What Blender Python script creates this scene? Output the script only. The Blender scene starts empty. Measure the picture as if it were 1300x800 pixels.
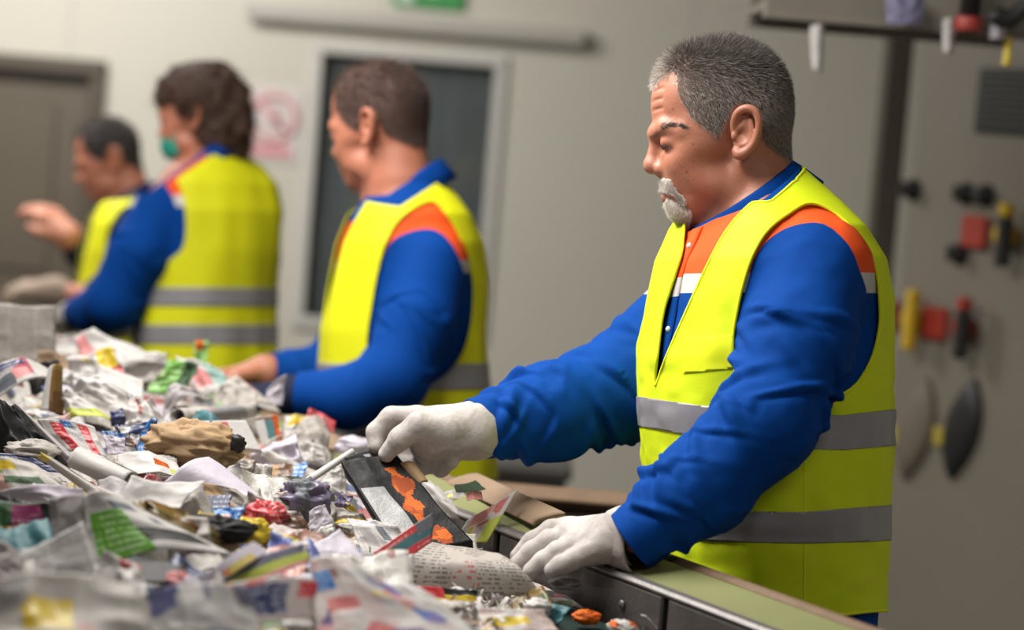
import bpy, math, random
import numpy as np
from mathutils import Vector, Matrix

PI = math.pi
SC = bpy.context.scene
COL = SC.collection

# ------------------------------------------------------------------ camera, light, exposure
CAM_POS = np.array([0.0, 0.0, 1.62])
PITCH, ROLL, FPX = math.radians(4.5), math.radians(4.7), 3000.0
cam_data = bpy.data.cameras.new('camera')
cam_data.sensor_width = 36.0
cam_data.lens = FPX / 1300.0 * 36.0
cam_data.dof.use_dof = True
cam_data.dof.focus_distance = 3.44
cam_data.dof.aperture_fstop = 2.1
cam = bpy.data.objects.new('camera', cam_data)
COL.objects.link(cam)
cam.rotation_euler = (Matrix.Rotation(PI / 2 - PITCH, 3, 'X') @ Matrix.Rotation(ROLL, 3, 'Z')).to_euler()
cam.location = CAM_POS.tolist()
SC.camera = cam
SC.view_settings.view_transform = 'Standard'
SC.view_settings.look = 'None'
SC.view_settings.gamma = 1.0
SC.view_settings.use_curve_mapping = False
SC.view_settings.exposure = 0.0

world = bpy.data.worlds.new('world')
SC.world = world
world.use_nodes = True
world.node_tree.nodes['Background'].inputs[0].default_value = (0.95, 0.97, 1.0, 1)
world.node_tree.nodes['Background'].inputs[1].default_value = 0.085


def area_light(name, loc, target, sx, sy, power, col=(1, 1, 1)):
    l = bpy.data.lights.new(name, 'AREA')
    l.shape = 'RECTANGLE'
    l.size, l.size_y, l.energy, l.color = sx, sy, power, col
    o = bpy.data.objects.new(name, l)
    COL.objects.link(o)
    o.location = loc
    d = Vector(target) - Vector(loc)
    o.rotation_euler = d.to_track_quat('-Z', 'Y').to_euler()
    return o


# fluorescent lamps over the sorting belt and the hall behind it
lamp = area_light('lamp_over_belt', (-0.75, 3.3, 2.75), (0.2, 3.5, 1.25), 1.4, 0.5, 29, (1.0, 0.97, 0.92))
lamp.data.spread = math.radians(115)
area_light('lamp_over_belt', (-1.3, 4.4, 2.8), (-0.7, 5.0, 1.0), 1.4, 0.5, 46, (1.0, 0.97, 0.92))
area_light('lamp_over_belt', (-2.0, 6.9, 2.85), (-1.7, 7.9, 1.2), 1.6, 0.6, 84, (1.0, 0.98, 0.95))
area_light('lamp_in_aisle', (0.9, 1.0, 2.8), (0.6, 3.6, 1.2), 1.6, 0.6, 11, (1.0, 0.96, 0.9))

# ------------------------------------------------------------------ camera frame helpers
_cp, _sp, _cr, _sr = math.cos(PITCH), math.sin(PITCH), math.cos(ROLL), math.sin(ROLL)
_right0 = np.array([1.0, 0, 0]); _fwd = np.array([0, _cp, -_sp]); _up0 = np.array([0, _sp, _cp])
_R = _cr * _right0 + _sr * _up0
_U = -_sr * _right0 + _cr * _up0


def cam2w(P):
    """camera frame (x right, y depth, z up) to world"""
    P = np.asarray(P, float)
    return CAM_POS + P[..., 0:1] * _R + P[..., 1:2] * _fwd + P[..., 2:3] * _U


def pt(px, py, d):
    return cam2w(np.array([(px - 650) / FPX * d, d, (400 - py) / FPX * d]))


def w2px(P):
    Q = np.asarray(P, float) - CAM_POS
    x, y, z = Q @ _R, Q @ _fwd, Q @ _U
    return 650 + FPX * x / y, 400 - FPX * z / y, y


# ------------------------------------------------------------------ scene tree helpers
def empty(name, loc, label, cat, group=None, rz=0.0):
    o = bpy.data.objects.new(name, None)
    COL.objects.link(o)
    o.location = [float(v) for v in loc]
    o.rotation_euler = (0, 0, rz)
    o.empty_display_size = 0.1
    return tag(o, label, cat, group)


def tag(o, label=None, cat=None, group=None, kind=None):
    if label: o['label'] = label
    if cat: o['category'] = cat
    if group: o['group'] = group
    if kind: o['kind'] = kind
    return o


def mesh_obj(name, V, F, mats, parent=None, midx=None, smooth=True, uv=None):
    me = bpy.data.meshes.new(name)
    V = np.asarray(V, float)
    if parent is not None:
        off = np.array(world_loc(parent))
        V = V - off
        loc = (0, 0, 0)
    else:
        loc = None
    me.from_pydata(V.tolist(), [], [list(map(int, f)) for f in F])
    if not isinstance(mats, (list, tuple)): mats = [mats]
    for m in mats: me.materials.append(m)
    if midx is not None:
        me.polygons.foreach_set('material_index', np.asarray(midx, dtype=np.int32))
    if smooth:
        me.polygons.foreach_set('use_smooth', np.ones(len(me.polygons), dtype=bool))
    if uv is not None:
        uvl = me.uv_layers.new(name='UVMap')
        li = np.empty(len(me.loops), dtype=np.int32)
        me.loops.foreach_get('vertex_index', li)
        uvl.data.foreach_set('uv', np.asarray(uv, dtype=np.float32)[li].ravel())
    me.update()
    o = bpy.data.objects.new(name, me)
    COL.objects.link(o)
    if parent is not None: o.parent = parent
    return o


def recentre(o):
    """move a top-level mesh's origin to the middle of its underside"""
    me = o.data
    n = len(me.vertices)
    a = np.empty(n * 3); me.vertices.foreach_get('co', a); a = a.reshape(-1, 3)
    c = np.array([(a[:, 0].min() + a[:, 0].max()) / 2, (a[:, 1].min() + a[:, 1].max()) / 2, a[:, 2].min()])
    me.vertices.foreach_set('co', (a - c).ravel()); me.update()
    o.location = (np.array(o.location) + c).tolist()
    return o


def world_loc(o):
    p = Vector((0, 0, 0))
    while o is not None:
        p = p + Vector(o.location)
        o = o.parent
    return p


class MB:
    """collects simple solids into one mesh"""
    def __init__(s): s.V, s.F, s.M = [], [], []

    def add(s, V, F, m=0):
        k = len(s.V)
        s.V += [tuple(v) for v in V]
        s.F += [tuple(i + k for i in f) for f in F]
        s.M += [m] * len(F)
        return s

    def box(s, c, sz, ax=None, bev=0.0, m=0):
        """box with optional axes and chamfered edges"""
        c = np.array(c, float); h = np.array(sz, float) / 2
        A = np.eye(3) if ax is None else np.array(ax, float)
        b = min(bev, h.min() * 0.95)
        if b <= 0:
            V = [(x, y, z) for x in (-1, 1) for y in (-1, 1) for z in (-1, 1)]
            V = np.array(V) * h
            F = [(0, 1, 3, 2), (4, 6, 7, 5), (0, 4, 5, 1), (2, 3, 7, 6), (0, 2, 6, 4), (1, 5, 7, 3)]
        else:
            V, F, ix = [], [], {}
            for sx in (-1, 1):
                for sy in (-1, 1):
                    for sz_ in (-1, 1):
                        for a in range(3):
                            q = h.copy() - b; q[a] = h[a]
                            ix[(sx, sy, sz_, a)] = len(V)
                            V.append(q * (sx, sy, sz_))
            V = np.array(V)
            for a in range(3):
                o1, o2 = (a + 1) % 3, (a + 2) % 3
                for s_ in (-1, 1):
                    q = []
                    for (u, v) in ((-1, -1), (1, -1), (1, 1), (-1, 1)):
                        k = [0, 0, 0]; k[a] = s_; k[o1] = u; k[o2] = v
                        q.append(ix[(*k, a)])
                    F.append(tuple(q if s_ > 0 else q[::-1]))
            for a in range(3):   # edges along axis a
                o1, o2 = (a + 1) % 3, (a + 2) % 3
                for u in (-1, 1):
                    for v in (-1, 1):
                        k0 = [0, 0, 0]; k0[o1] = u; k0[o2] = v
                        k1 = list(k0); k0[a] = -1; k1[a] = 1
                        q = [ix[(*k0, o1)], ix[(*k0, o2)], ix[(*k1, o2)], ix[(*k1, o1)]]
                        F.append(tuple(q if u * v < 0 else q[::-1]))
            for sx in (-1, 1):
                for sy in (-1, 1):
                    for sz_ in (-1, 1):
                        q = [ix[(sx, sy, sz_, a)] for a in range(3)]
                        F.append(tuple(q if sx * sy * sz_ > 0 else q[::-1]))
        return s.add(c + V @ A, F, m)

    def tube(s, pts, rad, n=10, m=0, closed=False, caps=True):
        V, F = tube_mesh(pts, rad, n, closed, caps)
        return s.add(V, F, m)

    def lathe(s, c, prof, axis=(0, 0, 1), n=24, m=0):
        """prof: (radius, height) pairs along the axis"""
        a = np.array(axis, float); a /= np.linalg.norm(a)
        t = np.array([1, 0, 0]) if abs(a[0]) < 0.9 else np.array([0, 1, 0])
        u = np.cross(a, t); u /= np.linalg.norm(u); v = np.cross(a, u)
        V, F = [], []
        for (r, h) in prof:
            for k in range(n):
                th = 2 * PI * k / n
                V.append(np.array(c) + a * h + (u * math.cos(th) + v * math.sin(th)) * max(r, 1e-4))
        for i in range(len(prof) - 1):
            for k in range(n):
                F.append((i * n + k, i * n + (k + 1) % n, (i + 1) * n + (k + 1) % n, (i + 1) * n + k))
        F.append(tuple(range(n - 1, -1, -1)))
        F.append(tuple((len(prof) - 1) * n + k for k in range(n)))
        return s.add(V, F, m)

    def build(s, name, mats, parent=None, smooth=False, uv=None):
        return mesh_obj(name, s.V, s.F, mats, parent, s.M, smooth, uv)


def tube_mesh(pts, rad, n=10, closed=False, caps=True):
    P = np.array(pts, float)
    m = len(P)
    R = np.full(m, rad, float) if np.isscalar(rad) else np.array(rad, float)
    T = np.zeros_like(P)
    if closed: T = np.roll(P, -1, 0) - np.roll(P, 1, 0)
    else:
        T[1:-1] = P[2:] - P[:-2]; T[0] = P[1] - P[0]; T[-1] = P[-1] - P[-2]
    T /= np.linalg.norm(T, axis=1)[:, None] + 1e-12
    ref = np.array([0, 0, 1.0]) if abs(T[0][2]) < 0.9 else np.array([1.0, 0, 0])
    u = np.cross(T[0], ref); u /= np.linalg.norm(u)
    V, F = [], []
    for i in range(m):
        u = u - T[i] * (u @ T[i]); u /= np.linalg.norm(u) + 1e-12
        v = np.cross(T[i], u)
        for k in range(n):
            th = 2 * PI * k / n
            V.append(P[i] + (u * math.cos(th) + v * math.sin(th)) * R[i])
    for i in range(m if closed else m - 1):
        j = (i + 1) % m
        for k in range(n):
            F.append((i * n + k, i * n + (k + 1) % n, j * n + (k + 1) % n, j * n + k))
    if caps and not closed:
        F.append(tuple(range(n - 1, -1, -1)))
        F.append(tuple((m - 1) * n + k for k in range(n)))
    return V, F


# ------------------------------------------------------------------ materials
def srgb(r, g, b):
    return tuple(((c / 255) / 12.92 if c / 255 < 0.04045 else ((c / 255 + 0.055) / 1.055) ** 2.4) for c in (r, g, b))


class NT:
    def __init__(s, name):
        s.m = bpy.data.materials.new(name); s.m.use_nodes = True
        s.t = s.m.node_tree; s.b = s.t.nodes['Principled BSDF']

    def n(s, typ, **kw):
        o = s.t.nodes.new(typ)
        for k, v in kw.items(): setattr(o, k, v)
        return o

    def l(s, a, b): s.t.links.new(a, b)

    def val(s, sock, v):
        if hasattr(v, 'is_output') or isinstance(v, bpy.types.NodeSocket): s.l(v, sock)
        else: sock.default_value = v

    def math(s, op, a, b=0.0, c=0.0):
        o = s.n('ShaderNodeMath', operation=op)
        s.val(o.inputs[0], a); s.val(o.inputs[1], b); s.val(o.inputs[2], c)
        return o.outputs[0]

    def mix(s, f, a, b):
        o = s.n('ShaderNodeMix', data_type='RGBA')
        s.val(o.inputs[0], f)
        for k, v in ((6, a), (7, b)):
            if isinstance(v, tuple): o.inputs[k].default_value = (*v[:3], 1)
            else: s.l(v, o.inputs[k])
        return o.outputs[2]

    def noise(s, vec, scale, detail=3.0, rough=0.55, dist=0.0):
        o = s.n('ShaderNodeTexNoise')
        if vec is not None: s.l(vec, o.inputs['Vector'])
        o.inputs['Scale'].default_value = scale; o.inputs['Detail'].default_value = detail
        o.inputs['Roughness'].default_value = rough; o.inputs['Distortion'].default_value = dist
        return o.outputs[0]

    def ramp(s, f, stops, interp='LINEAR'):
        o = s.n('ShaderNodeValToRGB'); s.l(f, o.inputs[0])
        cr = o.color_ramp; cr.interpolation = interp
        while len(cr.elements) < len(stops): cr.elements.new(0.5)
        for e, (p, c) in zip(cr.elements, stops):
            e.position = p
            e.color = (*c[:3], 1) if isinstance(c, tuple) else (c, c, c, 1)
        return o.outputs[0]

    def bump(s, h, strength, dist=0.01):
        o = s.n('ShaderNodeBump'); s.l(h, o.inputs['Height'])
        o.inputs['Strength'].default_value = strength; o.inputs['Distance'].default_value = dist
        s.l(o.outputs[0], s.b.inputs['Normal'])

    def obj(s): return s.n('ShaderNodeTexCoord').outputs['Object']
    def uvs(s): return s.n('ShaderNodeTexCoord').outputs['UV']

    def base(s, c):
        if isinstance(c, tuple): s.b.inputs['Base Color'].default_value = (*c[:3], 1)
        else: s.l(c, s.b.inputs['Base Color'])

    def rough(s, r): s.val(s.b.inputs['Roughness'], r)


def mat_plain(name, col, rough=0.6, var=0.12, scale=14.0, metal=0.0, bump=0.0, bscale=60.0, spec=0.5, sheen=0.0):
    t = NT(name)
    v = t.obj()
    n = t.noise(v, scale)
    t.base(t.mix(n, tuple(c * (1 - var) for c in col), tuple(min(1, c * (1 + var)) for c in col)))
    t.rough(rough)
    t.b.inputs['Metallic'].default_value = metal
    t.b.inputs['Specular IOR Level'].default_value = spec
    if sheen: t.b.inputs['Sheen Weight'].default_value = sheen
    if bump: t.bump(t.noise(v, bscale, 4), bump)
    return t.m


def mat_fabric(name, col, weave=900.0, var=0.1, rough=0.8, bump=0.15, spec=0.25, trans=0.0):
    t = NT(name)
    v = t.obj()
    n = t.noise(v, 9.0, 4)
    t.base(t.mix(n, tuple(c * (1 - var) for c in col), tuple(min(1, c * (1 + var)) for c in col)))
    t.rough(rough)
    t.b.inputs['Specular IOR Level'].default_value = spec
    h = t.math('ADD', t.noise(v, weave, 2), t.math('MULTIPLY', t.noise(v, 55.0, 3), 1.6))
    t.bump(h, bump, 0.004)
    return t.m


MAT = {}


# ------------------------------------------------------------------ implicit surfaces
def axis(*segs):
    """segs: (start, end, step) runs making one coordinate axis"""
    out = []
    for a, b, st in segs:
        n = max(1, int(round((b - a) / st)))
        out += list(a + (b - a) * np.arange(n) / n)
    out.append(segs[-1][1])
    return np.array(out, np.float32)


def smin(a, b, k):
    if k <= 0: return np.minimum(a, b)
    h = np.maximum(k - np.abs(a - b), 0) / k
    return np.minimum(a, b) - h * h * k * 0.25


def smax(a, b, k): return -smin(-a, -b, k)


def rot_y_w(deg):
    a = math.radians(deg)
    return np.array([[math.cos(a), 0, math.sin(a)], [0, 1, 0], [-math.sin(a), 0, math.cos(a)]])


def rot_img(deg):
    """rotation in the picture plane, clockwise positive as seen"""
    a = math.radians(deg)
    return np.array([[math.cos(a), -math.sin(a), 0], [math.sin(a), math.cos(a), 0], [0, 0, 1]])


class Vol:
    def __init__(s, xs, ys, ws):
        s.ax = (xs, ys, ws)
        s.F = np.full((len(xs), len(ys), len(ws)), 60.0, np.float32)

    def _sl(s, lo, hi, m):
        sl = []
        for a, l, h in zip(s.ax, lo, hi):
            i = max(0, np.searchsorted(a, l - m) - 1); j = min(len(a), np.searchsorted(a, h + m) + 1)
            sl.append(slice(i, max(j, i + 1)))
        return tuple(sl)

    def _g(s, sl):
        return (s.ax[0][sl[0]][:, None, None], s.ax[1][sl[1]][None, :, None], s.ax[2][sl[2]][None, None, :])

    def _put(s, sl, d, k, op):
        d = d.astype(np.float32)
        if op == 'add': s.F[sl] = smin(s.F[sl], d, k)
        elif op == 'sub': s.F[sl] = smax(s.F[sl], -d, k)
        else: s.F[sl] = smax(s.F[sl], d, k)

    def ell(s, c, r, k=8, rot=None, op='add'):
        rm = max(r)
        sl = s._sl([v - rm for v in c], [v + rm for v in c], k + 18)
        X, Y, W = s._g(sl)
        x, y, w = X - c[0], Y - c[1], W - c[2]
        if rot is not None:
            x, y, w = (rot[0][0] * x + rot[1][0] * y + rot[2][0] * w, rot[0][1] * x + rot[1][1] * y + rot[2][1] * w,
                       rot[0][2] * x + rot[1][2] * y + rot[2][2] * w)
        k0 = np.sqrt((x / r[0]) ** 2 + (y / r[1]) ** 2 + (w / r[2]) ** 2)
        k1 = np.sqrt((x / r[0] ** 2) ** 2 + (y / r[1] ** 2) ** 2 + (w / r[2] ** 2) ** 2) + 1e-9
        s._put(sl, k0 * (k0 - 1) / k1, k, op)

    def cone(s, a, ra, b, rb, k=8, op='add', sq=None):
        lo = [min(a[i] - ra, b[i] - rb) for i in range(3)]; hi = [max(a[i] + ra, b[i] + rb) for i in range(3)]
        sl = s._sl(lo, hi, k + 18)
        X, Y, W = s._g(sl)
        ab = [b[i] - a[i] for i in range(3)]
        L = sum(v * v for v in ab) + 1e-9
        x, y, w = X - a[0], Y - a[1], W - a[2]
        h = np.clip((x * ab[0] + y * ab[1] + w * ab[2]) / L, 0, 1)
        d = np.sqrt((x - h * ab[0]) ** 2 + (y - h * ab[1]) ** 2 + (w - h * ab[2]) ** 2) - (ra + (rb - ra) * h)
        s._put(sl, d, k, op)

    def chain(s, pts, k=8, op='add'):
        for p, q in zip(pts[:-1], pts[1:]):
            s.cone(p[:3], p[3], q[:3], q[3], k, op)

    def loft(s, tab, theta, k=8, op='add', off=0.0, ex=2.3):
        """stack of rounded cross-sections: rows (y, cx, cw, half width sideways, half depth), turned by theta"""
        T = np.array(tab, float)
        y = s.ax[1]
        cx, cw, a, b = (np.interp(y, T[:, 0], T[:, i]).astype(np.float32)[None, :, None] for i in range(1, 5))
        a = a + off; b = b + off
        X, Y, W = s.ax[0][:, None, None], y[None, :, None], s.ax[2][None, None, :]
        ct, st = math.cos(math.radians(theta)), math.sin(math.radians(theta))
        x, w = X - cx, W - cw
        f = -ct * x - st * w          # forward (towards the left of the picture and the viewer)
        l = st * x - ct * w           # his left (towards the viewer)
        q = (np.abs(l / a) ** ex + np.abs(f / b) ** ex) ** (1 / ex)
        d = (q - 1) * np.minimum(a, b)
        d = np.maximum(d, np.maximum(T[0, 0] - off - Y, Y - T[-1, 0] - off))
        s._put((slice(None),) * 3, np.minimum(d, 60), k, op)

    def nets(s):
        return surface_nets(s.F, *s.ax)


def surface_nets(F, xs, ys, ws):
    S = F < 0
    c = np.zeros(tuple(n - 1 for n in F.shape), np.int8)
    offs = [(a, b, d) for a in (0, 1) for b in (0, 1) for d in (0, 1)]
    n0, n1, n2 = c.shape
    for (a, b, d) in offs: c += S[a:a + n0, b:b + n1, d:d + n2]
    act = (c > 0) & (c < 8)
    idx = np.full(c.shape, -1, np.int64)
    I, J, K = np.nonzero(act)
    idx[I, J, K] = np.arange(len(I))
    P = np.zeros((len(I), 3)); cnt = np.zeros(len(I))
    for o1 in offs:
        for a in range(3):
            if o1[a]: continue
            o2 = list(o1); o2[a] = 1
            f1 = F[I + o1[0], J + o1[1], K + o1[2]]; f2 = F[I + o2[0], J + o2[1], K + o2[2]]
            m = (f1 < 0) != (f2 < 0)
            t = np.where(m, f1 / np.where(m, f1 - f2, 1), 0)
            A = np.stack([xs[I + o1[0]], ys[J + o1[1]], ws[K + o1[2]]], 1)
            B = np.stack([xs[I + o2[0]], ys[J + o2[1]], ws[K + o2[2]]], 1)
            P += np.where(m[:, None], A + (B - A) * t[:, None], 0); cnt += m
    P /= cnt[:, None]
    quads = []

    def emit(q, keep):
        q = np.where(keep[:, None], q, q[:, ::-1]); quads.append(q[(q >= 0).all(1)])
    s1 = S[:-1, 1:-1, 1:-1]; i, j, k = np.nonzero(s1 != S[1:, 1:-1, 1:-1]); kp = s1[i, j, k]; j = j + 1; k = k + 1
    emit(np.stack([idx[i, j - 1, k - 1], idx[i, j, k - 1], idx[i, j, k], idx[i, j - 1, k]], 1), kp)
    s1 = S[1:-1, :-1, 1:-1]; i, j, k = np.nonzero(s1 != S[1:-1, 1:, 1:-1]); kp = s1[i, j, k]; i = i + 1; k = k + 1
    emit(np.stack([idx[i - 1, j, k - 1], idx[i - 1, j, k], idx[i, j, k], idx[i, j, k - 1]], 1), kp)
    s1 = S[1:-1, 1:-1, :-1]; i, j, k = np.nonzero(s1 != S[1:-1, 1:-1, 1:]); kp = s1[i, j, k]; i = i + 1; j = j + 1
    emit(np.stack([idx[i - 1, j - 1, k], idx[i, j - 1, k], idx[i, j, k], idx[i - 1, j, k]], 1), kp)
    return P, np.concatenate(quads)


def vnormals(V, F):
    N = np.zeros_like(V)
    F = np.asarray(F)
    if F.shape[1] == 4: n = np.cross(V[F[:, 2]] - V[F[:, 0]], V[F[:, 3]] - V[F[:, 1]])
    else: n = np.cross(V[F[:, 1]] - V[F[:, 0]], V[F[:, 2]] - V[F[:, 0]])
    for k in range(F.shape[1]): np.add.at(N, F[:, k], n)
    return N / (np.linalg.norm(N, axis=1)[:, None] + 1e-12)


def relax(V, F, it=2, lam=0.5, mask=None):
    F = np.asarray(F); m = F.shape[1]
    E = np.concatenate([np.stack([F[:, k], F[:, (k + 1) % m]], 1) for k in range(m)])
    E = np.concatenate([E, E[:, ::-1]])
    deg = np.bincount(E[:, 0], minlength=len(V))[:, None].astype(float) + 1e-9
    for _ in range(it):
        A = np.stack([np.bincount(E[:, 0], V[E[:, 1], c], len(V)) for c in range(3)], 1) / deg
        D = lam * (A - V)
        V = V + (D if mask is None else D * mask[:, None])
    return V


def tris(F):
    F = np.asarray(F)
    return F if F.shape[1] == 3 else np.concatenate([F[:, [0, 1, 2]], F[:, [0, 2, 3]]])


def cut(V, T, tagv, g):
    """split triangles along g=0; returns V, T, tags, side (True where g<0)"""
    g = np.where(np.abs(g) < 1e-6, 1e-6, g)
    neg = g[T] < 0
    ns = neg.sum(1)
    whole = (ns == 0) | (ns == 3)
    outT = [T[whole]]; outG = [tagv[whole]]; outS = [ns[whole] == 3]
    newV = []; cache = {}
    base = len(V); tt, gg, ss = [], [], []

    def mid(a, b):
        key = (a, b) if a < b else (b, a)
        if key not in cache:
            t = g[a] / (g[a] - g[b])
            cache[key] = base + len(newV); newV.append(V[a] + (V[b] - V[a]) * t)
        return cache[key]
    for r in np.nonzero(~whole)[0]:
        tri, n = T[r], neg[r]
        odd = [k for k in range(3) if n[k] == (ns[r] == 1)][0]
        a, b, c = int(tri[odd]), int(tri[(odd + 1) % 3]), int(tri[(odd + 2) % 3])
        ab, ac = mid(a, b), mid(a, c)
        tt += [(a, ab, ac), (ab, b, c), (ab, c, ac)]
        gg += [tagv[r]] * 3
        ss += [bool(n[odd]), not n[odd], not n[odd]]
    if tt:
        outT.append(np.array(tt)); outG.append(np.array(gg)); outS.append(np.array(ss))
        V = np.concatenate([V, np.array(newV)])
    return V, np.concatenate(outT), np.concatenate(outG), np.concatenate(outS)


def compact(V, T):
    u, inv = np.unique(T, return_inverse=True)
    return V[u], inv.reshape(T.shape)


def poly_sd(poly, x, y):
    """signed distance to a closed polygon (negative inside)"""
    P = np.array(poly, float)
    d = np.full(x.shape, 1e9); ins = np.zeros(x.shape, bool)
    for (x0, y0), (x1, y1) in zip(P, np.roll(P, -1, 0)):
        ex, ey = x1 - x0, y1 - y0
        t = np.clip(((x - x0) * ex + (y - y0) * ey) / (ex * ex + ey * ey + 1e-9), 0, 1)
        d = np.minimum(d, np.hypot(x - x0 - t * ex, y - y0 - t * ey))
        cr = ((y0 > y) != (y1 > y)) & (x < (x1 - x0) * (y - y0) / ((y1 - y0) if y1 != y0 else 1e-9) + x0)
        ins ^= cr
    return np.where(ins, -d, d)


def smooth_poly(pts, n=6, closed=True):
    """Catmull-Rom through the points"""
    P = np.array(pts, float); m = len(P); out = []
    for i in range(m if closed else m - 1):
        p0, p1, p2, p3 = (P[(i + k) % m] if closed else P[min(max(i + k, 0), m - 1)] for k in (-1, 0, 1, 2))
        for t in np.arange(n) / n:
            out.append(0.5 * ((2 * p1) + (p2 - p0) * t + (2 * p0 - 5 * p1 + 4 * p2 - p3) * t * t + (3 * p1 - p0 - 3 * p2 + p3) * t ** 3))
    if not closed: out.append(P[-1])
    return np.array(out)


def vnoise(P, scale, seed=0):
    """smooth lattice noise, about -1..1"""
    Q = np.asarray(P, float) * scale + seed * 17.31
    i = np.floor(Q).astype(np.int64); f = Q - i; f = f * f * (3 - 2 * f)
    r = 0.0
    for a in (0, 1):
        for b in (0, 1):
            for c in (0, 1):
                h = (i[:, 0] + a) * 73856093 ^ (i[:, 1] + b) * 19349663 ^ (i[:, 2] + c) * 83492791 ^ (seed * 2654435)
                h = (h ^ (h >> 13)) * 1274126177 & 0x7fffffff
                v = (h % 100003) / 50001.5 - 1
                r = r + v * (f[:, 0] if a else 1 - f[:, 0]) * (f[:, 1] if b else 1 - f[:, 1]) * (f[:, 2] if c else 1 - f[:, 2])
    return r


def loops_of(T):
    """boundary loops of a triangle set"""
    E = {}
    for t in T:
        for a, b in ((t[0], t[1]), (t[1], t[2]), (t[2], t[0])):
            E[(int(a), int(b))] = 1
    nxt = {}
    for (a, b) in E:
        if (b, a) not in E: nxt.setdefault(a, []).append(b)
    out = []
    while nxt:
        s = next(iter(nxt)); lp = [s]; cur = s
        while True:
            if cur not in nxt: break
            b = nxt[cur].pop()
            if not nxt[cur]: del nxt[cur]
            if b == s: break
            lp.append(b); cur = b
        if len(lp) > 8: out.append(lp)
    return out


class Frame:
    """picture-plane space of one figure: px, py and depth offset w, all in pixels at distance d0"""
    def __init__(s, d0): s.d0 = d0; s.u = d0 / FPX

    def q(s, px, py, w=0.0):
        k = 1 + w * s.u / s.d0
        return (650 + (px - 650) * k, 400 + (py - 400) * k, w)

    def qr(s, *rows): return [(*s.q(a, b, w), r) for (a, b, w, r) in rows]

    def world(s, P):
        P = np.asarray(P, float)
        return cam2w(np.stack([(P[:, 0] - 650) * s.u, s.d0 + P[:, 2] * s.u, (400 - P[:, 1]) * s.u], 1))

    def img(s, P):
        """where points of this space show in the picture"""
        k = 1 + P[:, 2] * s.u / s.d0
        return 650 + (P[:, 0] - 650) / k, 400 + (P[:, 1] - 400) / k


def hair_curves(name, roots, dirs, lens, rad, mat, parent, bend=None, npts=4, seed=1):
    """strand hair: world-space roots and directions"""
    n = len(roots)
    off = np.array(world_loc(parent))
    rng = np.random.default_rng(seed)
    hc = bpy.data.hair_curves.new(name)
    hc.add_curves([npts] * n)
    t = np.linspace(0, 1, npts)[None, :, None]
    P = roots[:, None, :] + dirs[:, None, :] * lens[:, None, None] * t
    if bend is not None: P = P + bend[:, None, :] * lens[:, None, None] * t * t
    P = P - off
    at = hc.attributes.get('position') or hc.attributes.new('position', 'FLOAT_VECTOR', 'POINT')
    at.data.foreach_set('vector', P.astype(np.float32).ravel())
    ra = hc.attributes.get('radius') or hc.attributes.new('radius', 'FLOAT', 'POINT')
    ra.data.foreach_set('value', (rad * (1 - 0.75 * np.linspace(0, 1, npts))[None, :] * np.ones((n, 1))).astype(np.float32).ravel())
    hc.materials.append(mat)
    o = bpy.data.objects.new(name, hc)
    COL.objects.link(o); o.parent = parent
    return o


def sample_surface(V, T, weight, n, rng):
    """random points on triangles, weighted per vertex"""
    a, b, c = V[T[:, 0]], V[T[:, 1]], V[T[:, 2]]
    ar = np.linalg.norm(np.cross(b - a, c - a), axis=1) * weight[T].mean(1)
    p = ar / ar.sum()
    r = rng.choice(len(T), n, p=p)
    u, v = rng.random(n), rng.random(n)
    fl = u + v > 1; u[fl] = 1 - u[fl]; v[fl] = 1 - v[fl]
    return r, np.stack([1 - u - v, u, v], 1)
# ------------------------------------------------------------------ people: head
class XF:
    """similarity from the first worker's head space to another figure's picture-plane space"""
    def __init__(s, scale=1.0, rot=0.0, yaw=0.0, to=(920, 170, 0), piv=(920, 170, 0)):
        s.s = scale; s.R = rot_y_w(yaw) @ rot_img(rot); s.to = np.array(to, float); s.piv = np.array(piv, float)

    def p(s, c): return tuple(s.R @ ((np.array(c, float) - s.piv) * s.s) + s.to)
    def pts(s, P): return (np.asarray(P, float) - s.piv) * s.s @ s.R.T + s.to
    def inv(s, P): return (np.asarray(P, float) - s.to) @ s.R / s.s + s.piv


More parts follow.
